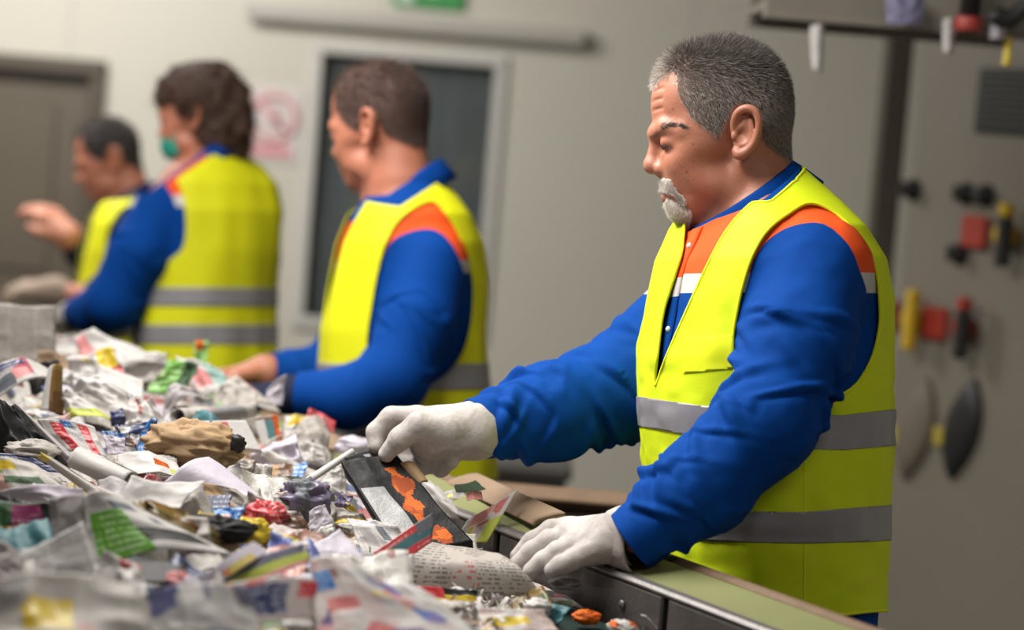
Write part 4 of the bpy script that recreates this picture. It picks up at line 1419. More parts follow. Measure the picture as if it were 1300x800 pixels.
def room():
    mw = wall_material()
    MAT['frame'] = mat_plain('light_window_frame', (0.52, 0.50, 0.46), 0.45, 0.05)
    mfloor = mat_plain('grey_concrete', (0.11, 0.105, 0.10), 0.75, 0.25, 3.0, 0, 0.15, 40)
    mceil = mat_plain('pale_ceiling', (0.55, 0.54, 0.51), 0.8, 0.06, 2.0)
    YB, XL, XR, YF, H = WALL_Y, -4.2, 2.6, -1.6, 3.0
    # openings in the back wall
    w = [on_y(*p, YB) for p in ((412, 67), (627, 86), (385, 402), (604, 418))]
    wx0, wx1 = (w[0][0] + w[2][0]) / 2, (w[1][0] + w[3][0]) / 2
    wz1, wz0 = (w[0][2] + w[1][2]) / 2, (w[2][2] + w[3][2]) / 2
    dR = on_y(137, 78, YB); dx1, dz1 = dR[0], dR[2]
    dx0 = dx1 - 1.7
    b = MB()
    th = 0.16

    def slab(x0, x1, z0, z1): b.box(((x0 + x1) / 2, YB + th / 2, (z0 + z1) / 2), (x1 - x0, th, z1 - z0))
    slab(XL, dx0, 0, H); slab(dx0, dx1, dz1, H); slab(dx1, wx0, 0, H); slab(wx0, wx1, 0, wz0); slab(wx0, wx1, wz1, H); slab(wx1, XR, 0, H)
    struct(b.build('wall_back', mw))
    struct(MB().box((XL - 0.08, (YB + YF) / 2, H / 2), (0.16, YB - YF, H)).build('wall_left', mw))
    struct(MB().box((XR + 0.08, (YB + YF) / 2, H / 2), (0.16, YB - YF, H)).build('wall_right', mw))
    struct(MB().box(((XL + XR) / 2, YF - 0.08, H / 2), (XR - XL, 0.16, H)).build('wall_front', mw))
    struct(MB().box(((XL + XR) / 2, (YB + YF) / 2, -0.05), (XR - XL + 0.4, YB - YF + 0.6, 0.1)).build('floor', mfloor))
    struct(MB().box(((XL + XR) / 2, (YB + YF) / 2, H + 0.05), (XR - XL + 0.4, YB - YF + 0.6, 0.1)).build('ceiling', mceil))
    # window with dark blinds
    f = MB(); fw = 0.045
    f.box(((wx0 + wx1) / 2, YB + 0.02, wz1 + fw / 2), (wx1 - wx0 + 2 * fw, 0.08, fw), bev=0.006); f.box(((wx0 + wx1) / 2, YB + 0.02, wz0 - fw / 2), (wx1 - wx0 + 2 * fw, 0.08, fw), bev=0.006)
    f.box((wx0 - fw / 2, YB + 0.02, (wz0 + wz1) / 2), (fw, 0.08, wz1 - wz0), bev=0.006); f.box((wx1 + fw / 2, YB + 0.02, (wz0 + wz1) / 2), (fw, 0.08, wz1 - wz0), bev=0.006)
    win = struct(f.build('window_1', MAT['frame']))
    t = NT('window_glass'); t.base((0.55, 0.6, 0.6)); t.rough(0.04); t.b.inputs['Transmission Weight'].default_value = 0.9; t.b.inputs['IOR'].default_value = 1.3
    MB().box(((wx0 + wx1) / 2, YB + 0.05, (wz0 + wz1) / 2), (wx1 - wx0, 0.006, wz1 - wz0)).build('glass_pane', t.m, win)
    bl = MB()
    n = 15
    for k in range(n):
        x = wx0 + (k + 0.5) * (wx1 - wx0) / n
        a = math.radians(24)
        ax = [(math.cos(a), math.sin(a), 0), (-math.sin(a), math.cos(a), 0), (0, 0, 1)]
        bl.box((x, YB + 0.115, (wz0 + wz1) / 2), ((wx1 - wx0) / n * 1.02, 0.003, wz1 - wz0), ax, m=1 if k in (8, 9, 11) else 0)
    bl.build('blind', [mat_plain('dark_grey_blind', (0.125, 0.145, 0.145), 0.6, 0.1), mat_plain('grey_blind', (0.23, 0.25, 0.25), 0.6, 0.1)], win)
    MB().box(((wx0 + wx1) / 2, YB + 0.155, (wz0 + wz1) / 2), (wx1 - wx0, 0.008, wz1 - wz0)).build('backing', mat_plain('dark_room_beyond', (0.05, 0.06, 0.062), 0.8), win)
    # brown double door
    d = MB()
    d.box(((dx0 + dx1) / 2, YB + 0.02, dz1 - 0.03), (dx1 - dx0, 0.12, 0.06), bev=0.008); d.box((dx1 - 0.03, YB + 0.02, dz1 / 2 - 0.03), (0.06, 0.12, dz1 - 0.06), bev=0.008); d.box((dx0 + 0.03, YB + 0.02, dz1 / 2 - 0.03), (0.06, 0.12, dz1 - 0.06), bev=0.008)
    door = struct(d.build('door_1', mat_plain('dark_brown_frame', (0.075, 0.058, 0.040), 0.5)))
    for k, (a, c, col) in enumerate(((dx0 + 0.06, (dx0 + dx1) / 2 + 0.16, (0.060, 0.048, 0.037)), ((dx0 + dx1) / 2 + 0.17, dx1 - 0.06, (0.105, 0.084, 0.058)))):
        p = MB().box(((a + c) / 2, YB + 0.06, dz1 / 2 - 0.03), (c - a, 0.05, dz1 - 0.07), bev=0.006)
        p.box(((a + c) / 2, YB + 0.03, dz1 * 0.72), (c - a - 0.24, 0.014, dz1 * 0.36), bev=0.006); p.box(((a + c) / 2, YB + 0.03, dz1 * 0.28), (c - a - 0.24, 0.014, dz1 * 0.36), bev=0.006)
        lf = p.build('door_leaf', mat_plain('brown_door_leaf', col, 0.55, 0.15, 5), door)
        xh = c - 0.08 if k == 0 else a + 0.08
        MB().tube([(xh, YB + 0.03, 1.05), (xh, YB - 0.02, 1.05), (xh + (-0.1 if k == 0 else 0.1), YB - 0.025, 1.05)], 0.009, 8).build('handle', mat_plain('steel_handle', (0.5, 0.5, 0.5), 0.3, metal=0.9), lf, smooth=True)
    # cable trunking above the window
    a, c = on_y(312, 10, YB - 0.05), on_y(744, 48, YB - 0.05)
    zc = (a[2] + c[2]) / 2
    MB_ = MB().box(((a[0] + c[0]) / 2, YB - 0.035, zc), (c[0] - a[0], 0.07, 0.045), bev=0.006)
    MB_.box(((a[0] + c[0]) / 2, YB - 0.05, zc - 0.028), (c[0] - a[0] - 0.02, 0.04, 0.016), bev=0.004)
    struct(MB_.build('trim_1', mat_plain('grey_cable_trunking', (0.40, 0.375, 0.335), 0.5, 0.05)))
    bb = MB().box(((dx1 + XR) / 2, YB - 0.012, 0.05), (XR - dx1, 0.024, 0.10), bev=0.005)
    struct(bb.build('baseboard_back', mat_plain('grey_baseboard', (0.12, 0.11, 0.10), 0.6)))
    # exit sign over the window
    c = on_y(545, -14, YB - 0.02)
    r = empty('exit_sign', (c[0], YB, c[2] - 0.07), 'green emergency exit sign on the wall above the trunking, cut off by the top edge', 'sign')
    hw = 45 * YB / FPX
    green = mat_plain('exit_sign_green', (0.03, 0.27, 0.06), 0.4, 0.04); white = mat_plain('exit_sign_white', (0.62, 0.70, 0.62), 0.4, 0.03)
    MB().box((c[0], YB - 0.012, c[2]), (hw * 2, 0.024, 0.14), bev=0.004).build('plate', green, r)
    s = MB()
    s.box((c[0] - hw * 0.62, YB - 0.026, c[2] - 0.004), (0.055, 0.004, 0.10))                       # doorway
    s.box((c[0] + hw * 0.30, YB - 0.026, c[2]), (0.10, 0.004, 0.018))                               # arrow shaft
    s.add([(c[0] + hw * 0.0, YB - 0.026, c[2]), (c[0] + hw * 0.18, YB - 0.026, c[2] + 0.035), (c[0] + hw * 0.18, YB - 0.026, c[2] - 0.035), (c[0] + hw * 0.0, YB - 0.029, c[2]), (c[0] + hw * 0.18, YB - 0.029, c[2] + 0.035), (c[0] + hw * 0.18, YB - 0.029, c[2] - 0.035)],
          [(3, 5, 4), (0, 1, 2), (0, 3, 4, 1), (1, 4, 5, 2), (2, 5, 3, 0)])
    s.build('pictogram', white, r)
    # faded prohibition sign
    c = on_y(347, 158, YB)
    r = empty('warning_sign', (c[0], YB, c[2] - 0.14), 'faded pink round prohibition sign with caption bar on the wall between two heads', 'sign')
    MB().box((c[0], YB - 0.004, c[2]), (0.215, 0.008, 0.275), bev=0.003).build('board', mat_plain('sign_board_white', (0.58, 0.535, 0.50), 0.5, 0.03), r)
    pink = mat_plain('faded_sign_red', (0.62, 0.27, 0.29), 0.5, 0.12, 30); cc = np.array([c[0], YB - 0.012, c[2] + 0.025])
    rg = MB()
    rg.tube([cc + np.array([math.cos(a) * 0.083, 0, math.sin(a) * 0.083]) for a in np.linspace(0, 2 * PI, 40, endpoint=False)], 0.010, 6, closed=True)
    k = math.sqrt(0.5)
    rg.box(cc, (0.15, 0.008, 0.017), [(k, 0, -k), (0, 1, 0), (k, 0, k)])
    rg.build('prohibition_ring', pink, r, smooth=True)
    fg = MB(); fg.lathe(cc + np.array([0, 0.004, 0.035]), [(0.014, 0), (0.014, 0.004)], (0, -1, 0), 16); fg.box(cc + np.array([0, 0.002, -0.012]), (0.035, 0.004, 0.06), bev=0.001); fg.box(cc + np.array([0.025, 0.002, 0.0]), (0.045, 0.004, 0.014))
    fg.build('figure', mat_plain('faded_sign_grey', (0.46, 0.33, 0.33), 0.5), r)
    MB().box((c[0] - 0.005, YB - 0.010, c[2] - 0.098), (0.16, 0.006, 0.045), bev=0.002).build('caption_bar', pink, r)
    # added strip, dark for the shade in the gap between wall and switch cabinets
    p = on_y(1133, 180, 6.75)
    struct(MB().box((p[0] + 0.0, 6.8, 1.5), (0.075, 0.09, 3.0), bev=0.008).build('gap_strip', mat_plain('dark_gap_brown', (0.075, 0.062, 0.045), 0.6)))
    cabinets()
    overhead()
    # grey bin standing behind the chute
    p = on_y(655, 588, 6.1); q_ = on_y(698, 590, 6.1)
    r = empty('waste_bin', (p[0], 6.3, 0), 'dark grey steel bin low behind the brown chute, right of the middle man', 'bin')
    hz = p[2]; cx = (p[0] + q_[0]) / 2 - 0.04; wd = 0.26
    MB().box((cx, 6.3, hz / 2 - 0.02), (wd, 0.4, hz - 0.04), bev=0.012).build('bin_body', mat_plain('dark_grey_steel', (0.075, 0.070, 0.066), 0.5), r)
    MB().box((cx, 6.3, hz - 0.02), (wd + 0.03, 0.43, 0.04), bev=0.012).build('lid', mat_plain('dark_grey_steel_lid', (0.085, 0.08, 0.075), 0.5), r)


def cabinets():
    """row of switch cabinets seen along its front"""
    A = np.array(on_y(1150, 300, 6.45)); B = np.array(on_y(1480, 300, 5.75))
    A[2] = B[2] = 0
    d = B - A; L = np.linalg.norm(d); d /= L
    n = np.array([d[1], -d[0], 0.0]);
    if n[0] > 0: n = -n
    grey = mat_plain('beige_cabinet_paint', (0.19, 0.168, 0.135), 0.5, 0.06, 6)
    dark = mat_plain('black_switch_plastic', (0.018, 0.018, 0.018), 0.45)
    red = mat_plain('red_switch_plate', (0.36, 0.035, 0.02), 0.5); yel = mat_plain('yellow_switch_grip', (0.62, 0.40, 0.02), 0.5)
    Z = np.array([0, 0, 1.0])
    cab = []
    W2 = 0.5
    for k in range(1):
        a = A; m = a + d * L * 0.5
        r = empty('switch_cabinet', m - n * 0.25, 'tall beige switch cabinet with red, black and yellow switches at the right edge', 'cabinet')
        MB().box(m - n * 0.26 + Z * 1.3, (L, 0.5, 2.6), [d, n, Z], 0.01).build('cabinet_body', grey, r)
        dr = MB().box(m + Z * 1.32 + n * 0.004, (L - 0.016, 0.02, 2.4), [d, n, Z], 0.008).build('door', grey, r)
        cab.append((r, dr))

    def hit(px, py):
        rr = ray(px, py); t = ((A + n * 0.014 - CAM_POS) @ n) / (rr @ n)
        return CAM_POS + rr * t

    def parent_of(p): return cab[0]
    gk = mat_plain('grey_round_cover', (0.16, 0.135, 0.10), 0.6)
    for (px, py, kind) in ((1160, 241, 'knob'), (1228, 246, 'knob2'), (1220, 322, 'knob'), (1252, 296, 'red_y'), (1137, 402, 'red_y2'), (1200, 412, 'red_r'), (1165, 545, 'disc_g'), (1224, 545, 'disc')):
        p = hit(px, py); r, dr = parent_of(p)
        dist = p[1]; u = dist / FPX
        if kind.startswith('knob'):
            o = MB().lathe(p, [(0.030, 0), (0.030, 0.008), (0.021, 0.012), (0.019, 0.040), (0.016, 0.043), (0.001, 0.044)], n, 20).build('rotary_knob', dark, dr, smooth=True)
            if kind == 'knob2':
                MB().lathe(p + d * 0.07 - Z * 0.0, [(0.030, 0), (0.030, 0.008), (0.021, 0.012), (0.019, 0.045), (0.001, 0.047)], n, 20).build('rotary_knob', dark, dr, smooth=True)
            MB().box(p + n * 0.046, (0.012, 0.010, 0.044), [d, n, Z], 0.002).build('pointer', dark, o)
        elif kind.startswith('red'):
            o = MB().box(p - d * 0.03 + n * 0.006, (0.085, 0.03, 0.085), [d, n, Z], 0.004).build('isolator_plate', red, dr)
            c = p + d * 0.085 + n * 0.012
            MB().lathe(c, [(0.030, -0.02), (0.030, 0.025), (0.024, 0.03), (0.001, 0.031)], n, 20).build('isolator_base', yel if 'y' in kind else red, o, smooth=True)
            MB().box(c + n * 0.045 + d * 0.03 - Z * 0.015, (0.034, 0.04, 0.13), [d, n, Z], 0.008).build('isolator_handle', dark if kind != 'red_y2' else yel, o)
            MB().box(c + n * 0.045 + d * 0.03 + Z * 0.066, (0.032, 0.038, 0.035), [d, n, Z], 0.006).build('handle_tip', yel if 'y' in kind else red, o)
        else:
            m_ = dark if kind == 'disc' else gk
            rad = 68 * u
            lz = MB().lathe((0, 0, 0), [(rad, 0), (rad, 0.008), (rad * 0.93, 0.018), (rad * 0.5, 0.026), (0.002, 0.028)], n, 40)
            lv = np.array(lz.V); e_ = (lv @ Z) / rad; t_ = lv @ d
            lv = lv + d[None] * (t_ * (0.40 * np.sqrt(np.clip(1.02 - e_ ** 2, 0, 1)) + 0.02 - 1))[:, None] + d[None] * (e_ * 0.025)[:, None]
            lz.V = [tuple(q) for q in lv + p]
            o = lz.build('oval_cover', m_, dr, smooth=True)
            MB().box(p + n * 0.012 - d * 0.075 - Z * 0.03, (0.035, 0.016, 0.05), [d, n, Z], 0.003).build('yellow_tag', mat_plain('yellow_tag', (0.42, 0.33, 0.05), 0.6), dr)
    # ventilation grille near the right edge
    p = hit(1297, 130); r, dr = parent_of(p)
    g = MB().box(p + n * 0.004, (0.30, 0.014, 0.17), [d, n, Z], 0.004)
    for k in range(9): g.box(p + n * 0.012 + Z * (-0.07 + 0.0175 * k), (0.27, 0.012, 0.007), [d, n, Z], 0.002, 1)
    g.build('ventilation_grille', [dark, mat_plain('dark_grille_slat', (0.05, 0.055, 0.04), 0.5)], dr)


def overhead():
    """underside of an overhead trough with scraps hanging from it"""
    Y = 5.05
    a, b = on_y(968, 36, Y), on_y(1330, 40, Y)
    z0 = (a[2] + b[2]) / 2 - 0.0
    r = empty('overhead_trough', ((a[0] + b[0]) / 2, Y + 0.2, z0), 'dull grey overhead steel trough crossing the top right corner', 'trough')
    st = mat_plain('dark_trough_steel', (0.24, 0.215, 0.18), 0.6, 0.2, 8)
    cx, L = (a[0] + b[0]) / 2, b[0] - a[0]
    bm = MB().box((cx, Y + 0.02, z0 + 0.17), (L, 0.03, 0.34), bev=0.005); bm.box((cx, Y + 0.02, z0 + 0.006), (L, 0.04, 0.012), bev=0.003)
    bm.build('side_plate', st, r)
    MB().box((cx, Y + 0.21, z0 + 0.03), (L, 0.36, 0.02), bev=0.003).build('trough_floor', st, r)
    MB().box((cx, Y + 0.40, z0 + 0.17), (L, 0.03, 0.34), bev=0.005).build('side_plate', st, r)
    for x in (a[0] + 0.02, b[0] - 0.02):
        MB().tube([(x, Y + 0.2, z0 + 0.03), (x, Y + 0.2, 3.0)], 0.012, 10).build('hanger_rod', st, r, smooth=True)
    blk = mat_plain('black_pipe', (0.02, 0.02, 0.02), 0.5)
    p0, p1 = on_y(1232, -20, Y - 0.03), on_y(1230, 30, Y - 0.03)
    MB().tube([(p1[0], Y - 0.03, p1[2]), (p1[0], Y - 0.03, 2.99)], 0.022, 12).build('drop_pipe', blk, r, smooth=True)
    MB().lathe((p1[0], Y - 0.03, p1[2] - 0.016), [(0.027, 0), (0.029, 0.004), (0.029, 0.026), (0.027, 0.03)], (0, 0, 1), 18).build('red_clamp', mat_plain('red_clamp', (0.40, 0.05, 0.04), 0.5), r, smooth=True)
    hs = [on_y(x, y, Y - 0.05) for x, y in ((1262, 18), (1278, 24), (1292, 18), (1306, 4), (1320, -12))]
    MB().tube(smooth_poly(hs, 5, False), 0.020, 12).build('hose', blk, r, smooth=True)
    scraps = ((1038, 44, 16, 50, 'white', 'white paper scrap dangling under the overhead trough above the bearded man'),
              (1150, 8, 52, 26, 'lilac_blue', 'bluish plastic scrap caught on the overhead trough above the dark post'),
              (1205, 36, 18, 34, 'white', 'white paper scrap hanging below the trough left of the red clamp'),
              (1268, 28, 24, 24, 'lilac', 'pale scrap hanging from the overhead trough near the right edge'),
              (1280, 60, 12, 24, 'yellow', 'small yellow scrap hanging lowest at the top right corner'))
    for (px, py, w_, h_, m_, lab) in scraps:
        c = [on_y(px - w_ / 2, py - 12, Y - 0.022), on_y(px + w_ / 2, py - 12, Y - 0.02), on_y(px + w_ * 0.4, py + h_, Y - 0.035), on_y(px - w_ * 0.45, py + h_ * 0.9, Y - 0.045)]
        paper('hanging_scrap', lab, 'scrap', c, PM[m_], bend=0.01, crumple=0.006, group='scraps hanging from the overhead trough')


# ------------------------------------------------------------------ sorting conveyor
BN = np.array([0.867, 0.498, 0.0]); BN /= np.linalg.norm(BN)
BU = np.array([-BN[1], BN[0], 0.0])
BO = 1.752                                     # distance of the rail's inner face along BN
RAIL_Z = 1.02


def belt_pt(s, t, z): return BN * (BO + s) + BU * t + np.array([0, 0, z])


def conveyor():
    steel = mat_plain('worn_dark_steel', (0.085, 0.075, 0.072), 0.42, 0.35, 22, 0.35, 0.12, 120)
    edge = mat_plain('scuffed_steel_edge', (0.20, 0.185, 0.18), 0.4, 0.3, 40, 0.5, 0.1, 200)
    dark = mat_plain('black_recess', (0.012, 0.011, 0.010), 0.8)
    wood = mat_plain('brown_wooden_strip', (0.17, 0.105, 0.058), 0.7, 0.3, 30, 0, 0.3, 160)
    olive = mat_plain('olive_green_sheet_metal', (0.20, 0.21, 0.085), 0.5, 0.15, 10)
    belt = mat_plain('dark_green_rubber_belt', (0.018, 0.034, 0.030), 0.38, 0.2, 20, 0, 0.1, 150)
    r = empty('sorting_conveyor', belt_pt(-0.6, 4.0, 0), 'long sorting conveyor with dark steel side rail and green belt running away to the left', 'conveyor')
    t0, t1 = 1.2, 8.4
    A = [BN, BU, np.array([0, 0, 1.0])]
    tc, L = (t0 + t1) / 2, t1 - t0
    MB().box(belt_pt(-0.67, tc, 0.952), (1.30, L, 0.012), A, 0.004).build('belt', belt, r)
    seg = 0.46
    k = 0; t = t0
    while t < t1:
        e = min(t + seg, t1)
        pl = MB().box(belt_pt(0.008, (t + e) / 2, 0.975), (0.016, e - t - 0.014, 0.082), A, 0.003)
        o = pl.build('rail_plate', steel, r)
        MB().lathe(belt_pt(-0.001, t + 0.10, 0.985), [(0.006, 0), (0.006, 0.003), (0.001, 0.004)], -BN, 8).build('bolt', edge, o, smooth=True)
        t = e
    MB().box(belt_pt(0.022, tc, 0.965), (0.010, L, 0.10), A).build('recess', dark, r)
    MB().box(belt_pt(0.010, tc, RAIL_Z), (0.024, L, 0.010), A, 0.004).build('rail_cap', edge, r)
    a = math.radians(15); n2 = BN * math.cos(a) + np.array([0, 0, math.sin(a)]); n3 = np.cross(n2, BU)
    MB().box(belt_pt(0.049, tc, RAIL_Z + 0.010), (0.062, L, 0.006), [n2, BU, n3], 0.002).build('ledge', olive, r)
    MB().box(belt_pt(0.088, tc, RAIL_Z + 0.014), (0.020, L, 0.026), A, 0.006).build('wooden_strip', wood, r)
    MB().box(belt_pt(0.095, tc, 0.965), (0.006, L, 0.085), A, 0.002).build('skirt', olive, r)
    MB().box(belt_pt(0.075, tc, 0.86), (0.03, L, 0.14), A, 0.004).build('side_beam', steel, r)
    MB().box(belt_pt(-1.33, tc, 0.97), (0.03, L, 0.22), A, 0.006).build('near_side_plate', steel, r)
    for tt in (1.6, 3.4, 5.2, 7.0):
        for s in (0.06, -1.31): MB().box(belt_pt(s, tt, 0.425), (0.06, 0.06, 0.85), A, 0.006).build('leg', steel, r)
        MB().tube([belt_pt(-1.3, tt + 0.3, 0.885), belt_pt(0.05, tt + 0.3, 0.885)], 0.03, 16).build('roller', edge, r, smooth=True)
    # brown-edged chute crossing behind the bearded man
    Y = 4.28
    a, b = on_y(600, 612, Y), on_y(1010, 646, Y)
    c = empty('sorting_chute', ((a[0] + b[0]) / 2, Y + 0.1, 0), 'brown wooden-edged drop chute behind the rail between the two nearest men', 'chute')
    z = (a[2] + b[2]) / 2 - 0.016
    cx, L = (a[0] + b[0]) / 2 + 0.0, b[0] - a[0]
    MB().box((cx, Y, z), (L, 0.06, 0.036), bev=0.016).build('wooden_rim', mat_plain('brown_chute_rim', (0.20, 0.125, 0.072), 0.65, 0.3, 18, 0, 0.2, 120), c, smooth=False)
    MB().box((cx, Y + 0.005, z / 2 - 0.01), (L - 0.01, 0.04, z - 0.02), bev=0.006).build('front_panel', mat_plain('dark_chute_panel', (0.06, 0.045, 0.036), 0.7, 0.3, 12), c)
    for x in (cx - L / 2 + 0.02, cx + L / 2 - 0.02):
        MB().box((x, Y + 0.13, z / 2 - 0.01), (0.03, 0.22, z - 0.02), bev=0.006).build('side_panel', mat_plain('dark_chute_side', (0.06, 0.045, 0.036), 0.7, 0.3, 12), c)
# ------------------------------------------------------------------ waste paper: materials and shapes
PM = {}


def print_material(name, base, ink=(0.10, 0.10, 0.11), text=0.0, palette=None, cover=0.5, cell=16.0, rough=0.55, spec=0.4, seed=0.0, lines=400.0, words=520.0):
    """paper with rows of small unreadable print and, optionally, blocks of colour"""
    t = NT(name)
    uv = t.uvs()
    ob = t.obj()
    n = t.noise(ob, 12.0, 3)
    c = t.mix(n, tuple(v * 0.93 for v in base), tuple(min(1, v * 1.05) for v in base))
    if palette:
        mp = t.n('ShaderNodeMapping'); t.l(uv, mp.inputs[0]); mp.inputs['Location'].default_value = (seed * 3.7, seed * 1.9, 0)
        vo = t.n('ShaderNodeTexVoronoi', distance='CHEBYCHEV'); t.l(mp.outputs[0], vo.inputs['Vector']); vo.inputs['Scale'].default_value = cell; vo.inputs['Randomness'].default_value = 0.75
        sp = t.n('ShaderNodeSeparateColor'); t.l(vo.outputs['Color'], sp.inputs[0])
        st = [(i / len(palette), p) for i, p in enumerate(palette)]
        pc = t.ramp(sp.outputs[0], st, 'CONSTANT')
        det = t.noise(mp.outputs[0], 70.0, 4)
        pc = t.mix(t.math('MULTIPLY', det, 0.5), pc, tuple(v * 0.55 for v in base))
        c = t.mix(t.math('LESS_THAN', sp.outputs[1], cover), c, pc)
    if text:
        sx = t.n('ShaderNodeSeparateXYZ'); t.l(uv, sx.inputs[0])
        row = t.math('MULTIPLY', sx.outputs[1], lines)
        ln = t.math('LESS_THAN', t.math('FRACT', row), 0.5)
        cb = t.n('ShaderNodeCombineXYZ'); t.l(t.math('MULTIPLY', sx.outputs[0], words), cb.inputs[0]); t.l(t.math('MULTIPLY', t.math('FLOOR', row), 7.31), cb.inputs[1])
        wd = t.math('GREATER_THAN', t.noise(cb.outputs[0], 1.0, 1), 0.46)
        blk = t.math('GREATER_THAN', t.noise(uv, 22.0, 1), 0.42)
        colm = t.math('GREATER_THAN', t.math('FRACT', t.math('MULTIPLY', sx.outputs[0], 21.0)), 0.10)
        m = t.math('MULTIPLY', t.math('MULTIPLY', ln, wd), t.math('MULTIPLY', blk, colm))
        c = t.mix(t.math('MULTIPLY', m, text), c, ink)
    t.base(c)
    t.rough(rough)
    t.b.inputs['Specular IOR Level'].default_value = spec
    t.bump(t.math('ADD', t.noise(ob, 46.0, 3, 0.6, 0.8), t.math('MULTIPLY', t.noise(ob, 170.0, 2), 0.3)), 0.18, 0.006)
    return t.m


def paper_materials():
    P = print_material
    W = (0.50, 0.478, 0.462)
    PM['newsprint'] = P('newsprint', (0.37, 0.335, 0.30), (0.10, 0.09, 0.09), 0.55)
    PM['newsprint_pale'] = P('pale_newsprint', (0.48, 0.445, 0.41), (0.12, 0.11, 0.11), 0.55, [(0.42, 0.40, 0.38), (0.55, 0.30, 0.26), (0.3, 0.3, 0.32)], 0.22, 12)
    PM['news_near'] = P('large_newsprint', (0.42, 0.38, 0.34), (0.09, 0.085, 0.085), 0.7, lines=150.0, words=240.0)
    PM['red_text'] = P('red_newsprint_column', (0.43, 0.38, 0.345), (0.42, 0.05, 0.06), 0.8, lines=110.0, words=200.0)
    PM['grey'] = P('grey_paper', (0.36, 0.33, 0.33), (0.2, 0.18, 0.18), 0.25)
    PM['white'] = P('white_paper', W, (0.3, 0.3, 0.32), 0.0)
    PM['white_text'] = P('printed_white_paper', W, (0.12, 0.12, 0.14), 0.6)
    PM['lilac'] = P('lilac_white_paper', (0.48, 0.44, 0.505), (0.3, 0.3, 0.3), 0.0)
    PM['lilac_blue'] = P('lilac_blue_film', (0.22, 0.21, 0.34), (0.1, 0.1, 0.1), 0.3)
    PM['kraft'] = P('kraft_paper', (0.40, 0.265, 0.145), (0.2, 0.12, 0.06), 0.0, rough=0.75)
    PM['cardboard'] = P('brown_cardboard', (0.255, 0.175, 0.115), (0.2, 0.12, 0.06), 0.0, rough=0.8)
    PM['black'] = P('black_gloss_card', (0.012, 0.012, 0.013), (0.5, 0.5, 0.5), 0.0, rough=0.5, spec=0.15)
    PM['black_matt'] = P('black_paper', (0.022, 0.02, 0.02), (0.5, 0.5, 0.5), 0.0)
    PM['red'] = P('red_print', (0.52, 0.035, 0.045), (0.8, 0.75, 0.7), 0.35, rough=0.4, lines=120)
    PM['red_white'] = P('red_and_white_print', W, (0.5, 0.05, 0.05), 0.5, [(0.55, 0.06, 0.06), (0.62, 0.16, 0.14), (0.7, 0.68, 0.66), (0.5, 0.04, 0.06)], 0.62, 26, seed=2)
    PM['yellow'] = P('yellow_print', (0.62, 0.47, 0.035), (0.5, 0.1, 0.03), 0.3, rough=0.4, lines=120)
    PM['orange'] = P('orange_print', (0.62, 0.13, 0.012), (0.3, 0.05, 0.01), 0.25, [(0.68, 0.16, 0.015), (0.52, 0.09, 0.01), (0.36, 0.06, 0.01)], 0.7, 60, rough=0.55, spec=0.15)
    PM['blue'] = P('blue_print', (0.03, 0.15, 0.42), (0.6, 0.65, 0.7), 0.5, rough=0.4, lines=120)
    PM['sky'] = P('sky_blue_print', (0.18, 0.38, 0.52), (0.6, 0.65, 0.7), 0.2, rough=0.4)
    PM['navy'] = P('navy_print', (0.02, 0.03, 0.10), (0.5, 0.5, 0.6), 0.6, rough=0.4, lines=120)
    PM['green'] = P('green_print', (0.13, 0.36, 0.04), (0.6, 0.7, 0.5), 0.6, rough=0.45, lines=90)
    PM['dark_green'] = P('dark_green_print', (0.02, 0.07, 0.02), (0.3, 0.35, 0.3), 0.2)
    PM['teal'] = P('teal_print', (0.05, 0.15, 0.17), (0.1, 0.2, 0.2), 0.2)
    PM['mint'] = P('mint_print', (0.30, 0.47, 0.42), (0.1, 0.3, 0.3), 0.2)
    PM['magenta'] = P('magenta_print', (0.20, 0.02, 0.09), (0.6, 0.4, 0.5), 0.4, lines=120)
    PM['pink'] = P('pink_print', (0.62, 0.26, 0.26), (0.5, 0.05, 0.05), 0.4)
    PM['olive'] = P('olive_brown_film', (0.14, 0.10, 0.03), (0.1, 0.2, 0.02), 0.0, [(0.20, 0.09, 0.02), (0.08, 0.10, 0.02), (0.10, 0.04, 0.015), (0.26, 0.17, 0.05)], 0.7, 40, rough=0.35)
    PM['lime'] = P('lime_print', (0.42, 0.46, 0.07), (0.2, 0.3, 0.05), 0.2)
    PM['slate'] = P('slate_grey_print', (0.10, 0.11, 0.13), (0.4, 0.4, 0.4), 0.3)
    PM['silver'] = P('silver_label', (0.27, 0.27, 0.275), (0.6, 0.6, 0.6), 0.4, rough=0.4)
    PM['purple'] = P('purple_grey_foil', (0.14, 0.115, 0.19), (0.3, 0.3, 0.4), 0.3, rough=0.3)
    PM['brown'] = P('brown_wrapper', (0.12, 0.06, 0.04), (0.5, 0.4, 0.3), 0.3, rough=0.35)
    A = [(0.55, 0.05, 0.05), (0.05, 0.10, 0.40), (0.65, 0.45, 0.05), (0.04, 0.04, 0.05), (0.10, 0.30, 0.08), (0.6, 0.25, 0.2), (0.25, 0.35, 0.5)]
    B = [(0.05, 0.06, 0.22), (0.60, 0.30, 0.30), (0.12, 0.12, 0.2), (0.55, 0.06, 0.1), (0.3, 0.3, 0.4), (0.5, 0.45, 0.4)]
    Cc = [(0.10, 0.28, 0.06), (0.55, 0.38, 0.05), (0.35, 0.05, 0.06), (0.45, 0.42, 0.36), (0.05, 0.12, 0.1)]
    D = [(0.70, 0.25, 0.05), (0.62, 0.50, 0.06), (0.6, 0.08, 0.06), (0.68, 0.6, 0.55), (0.2, 0.1, 0.05)]
    PM['flyer_a'] = P('colourful_flyer', W, (0.1, 0.1, 0.12), 0.6, A, 0.42, 24, 0.4, seed=1)
    PM['flyer_b'] = P('blue_and_pink_flyer', W, (0.1, 0.1, 0.15), 0.6, B, 0.48, 22, 0.4, seed=2)
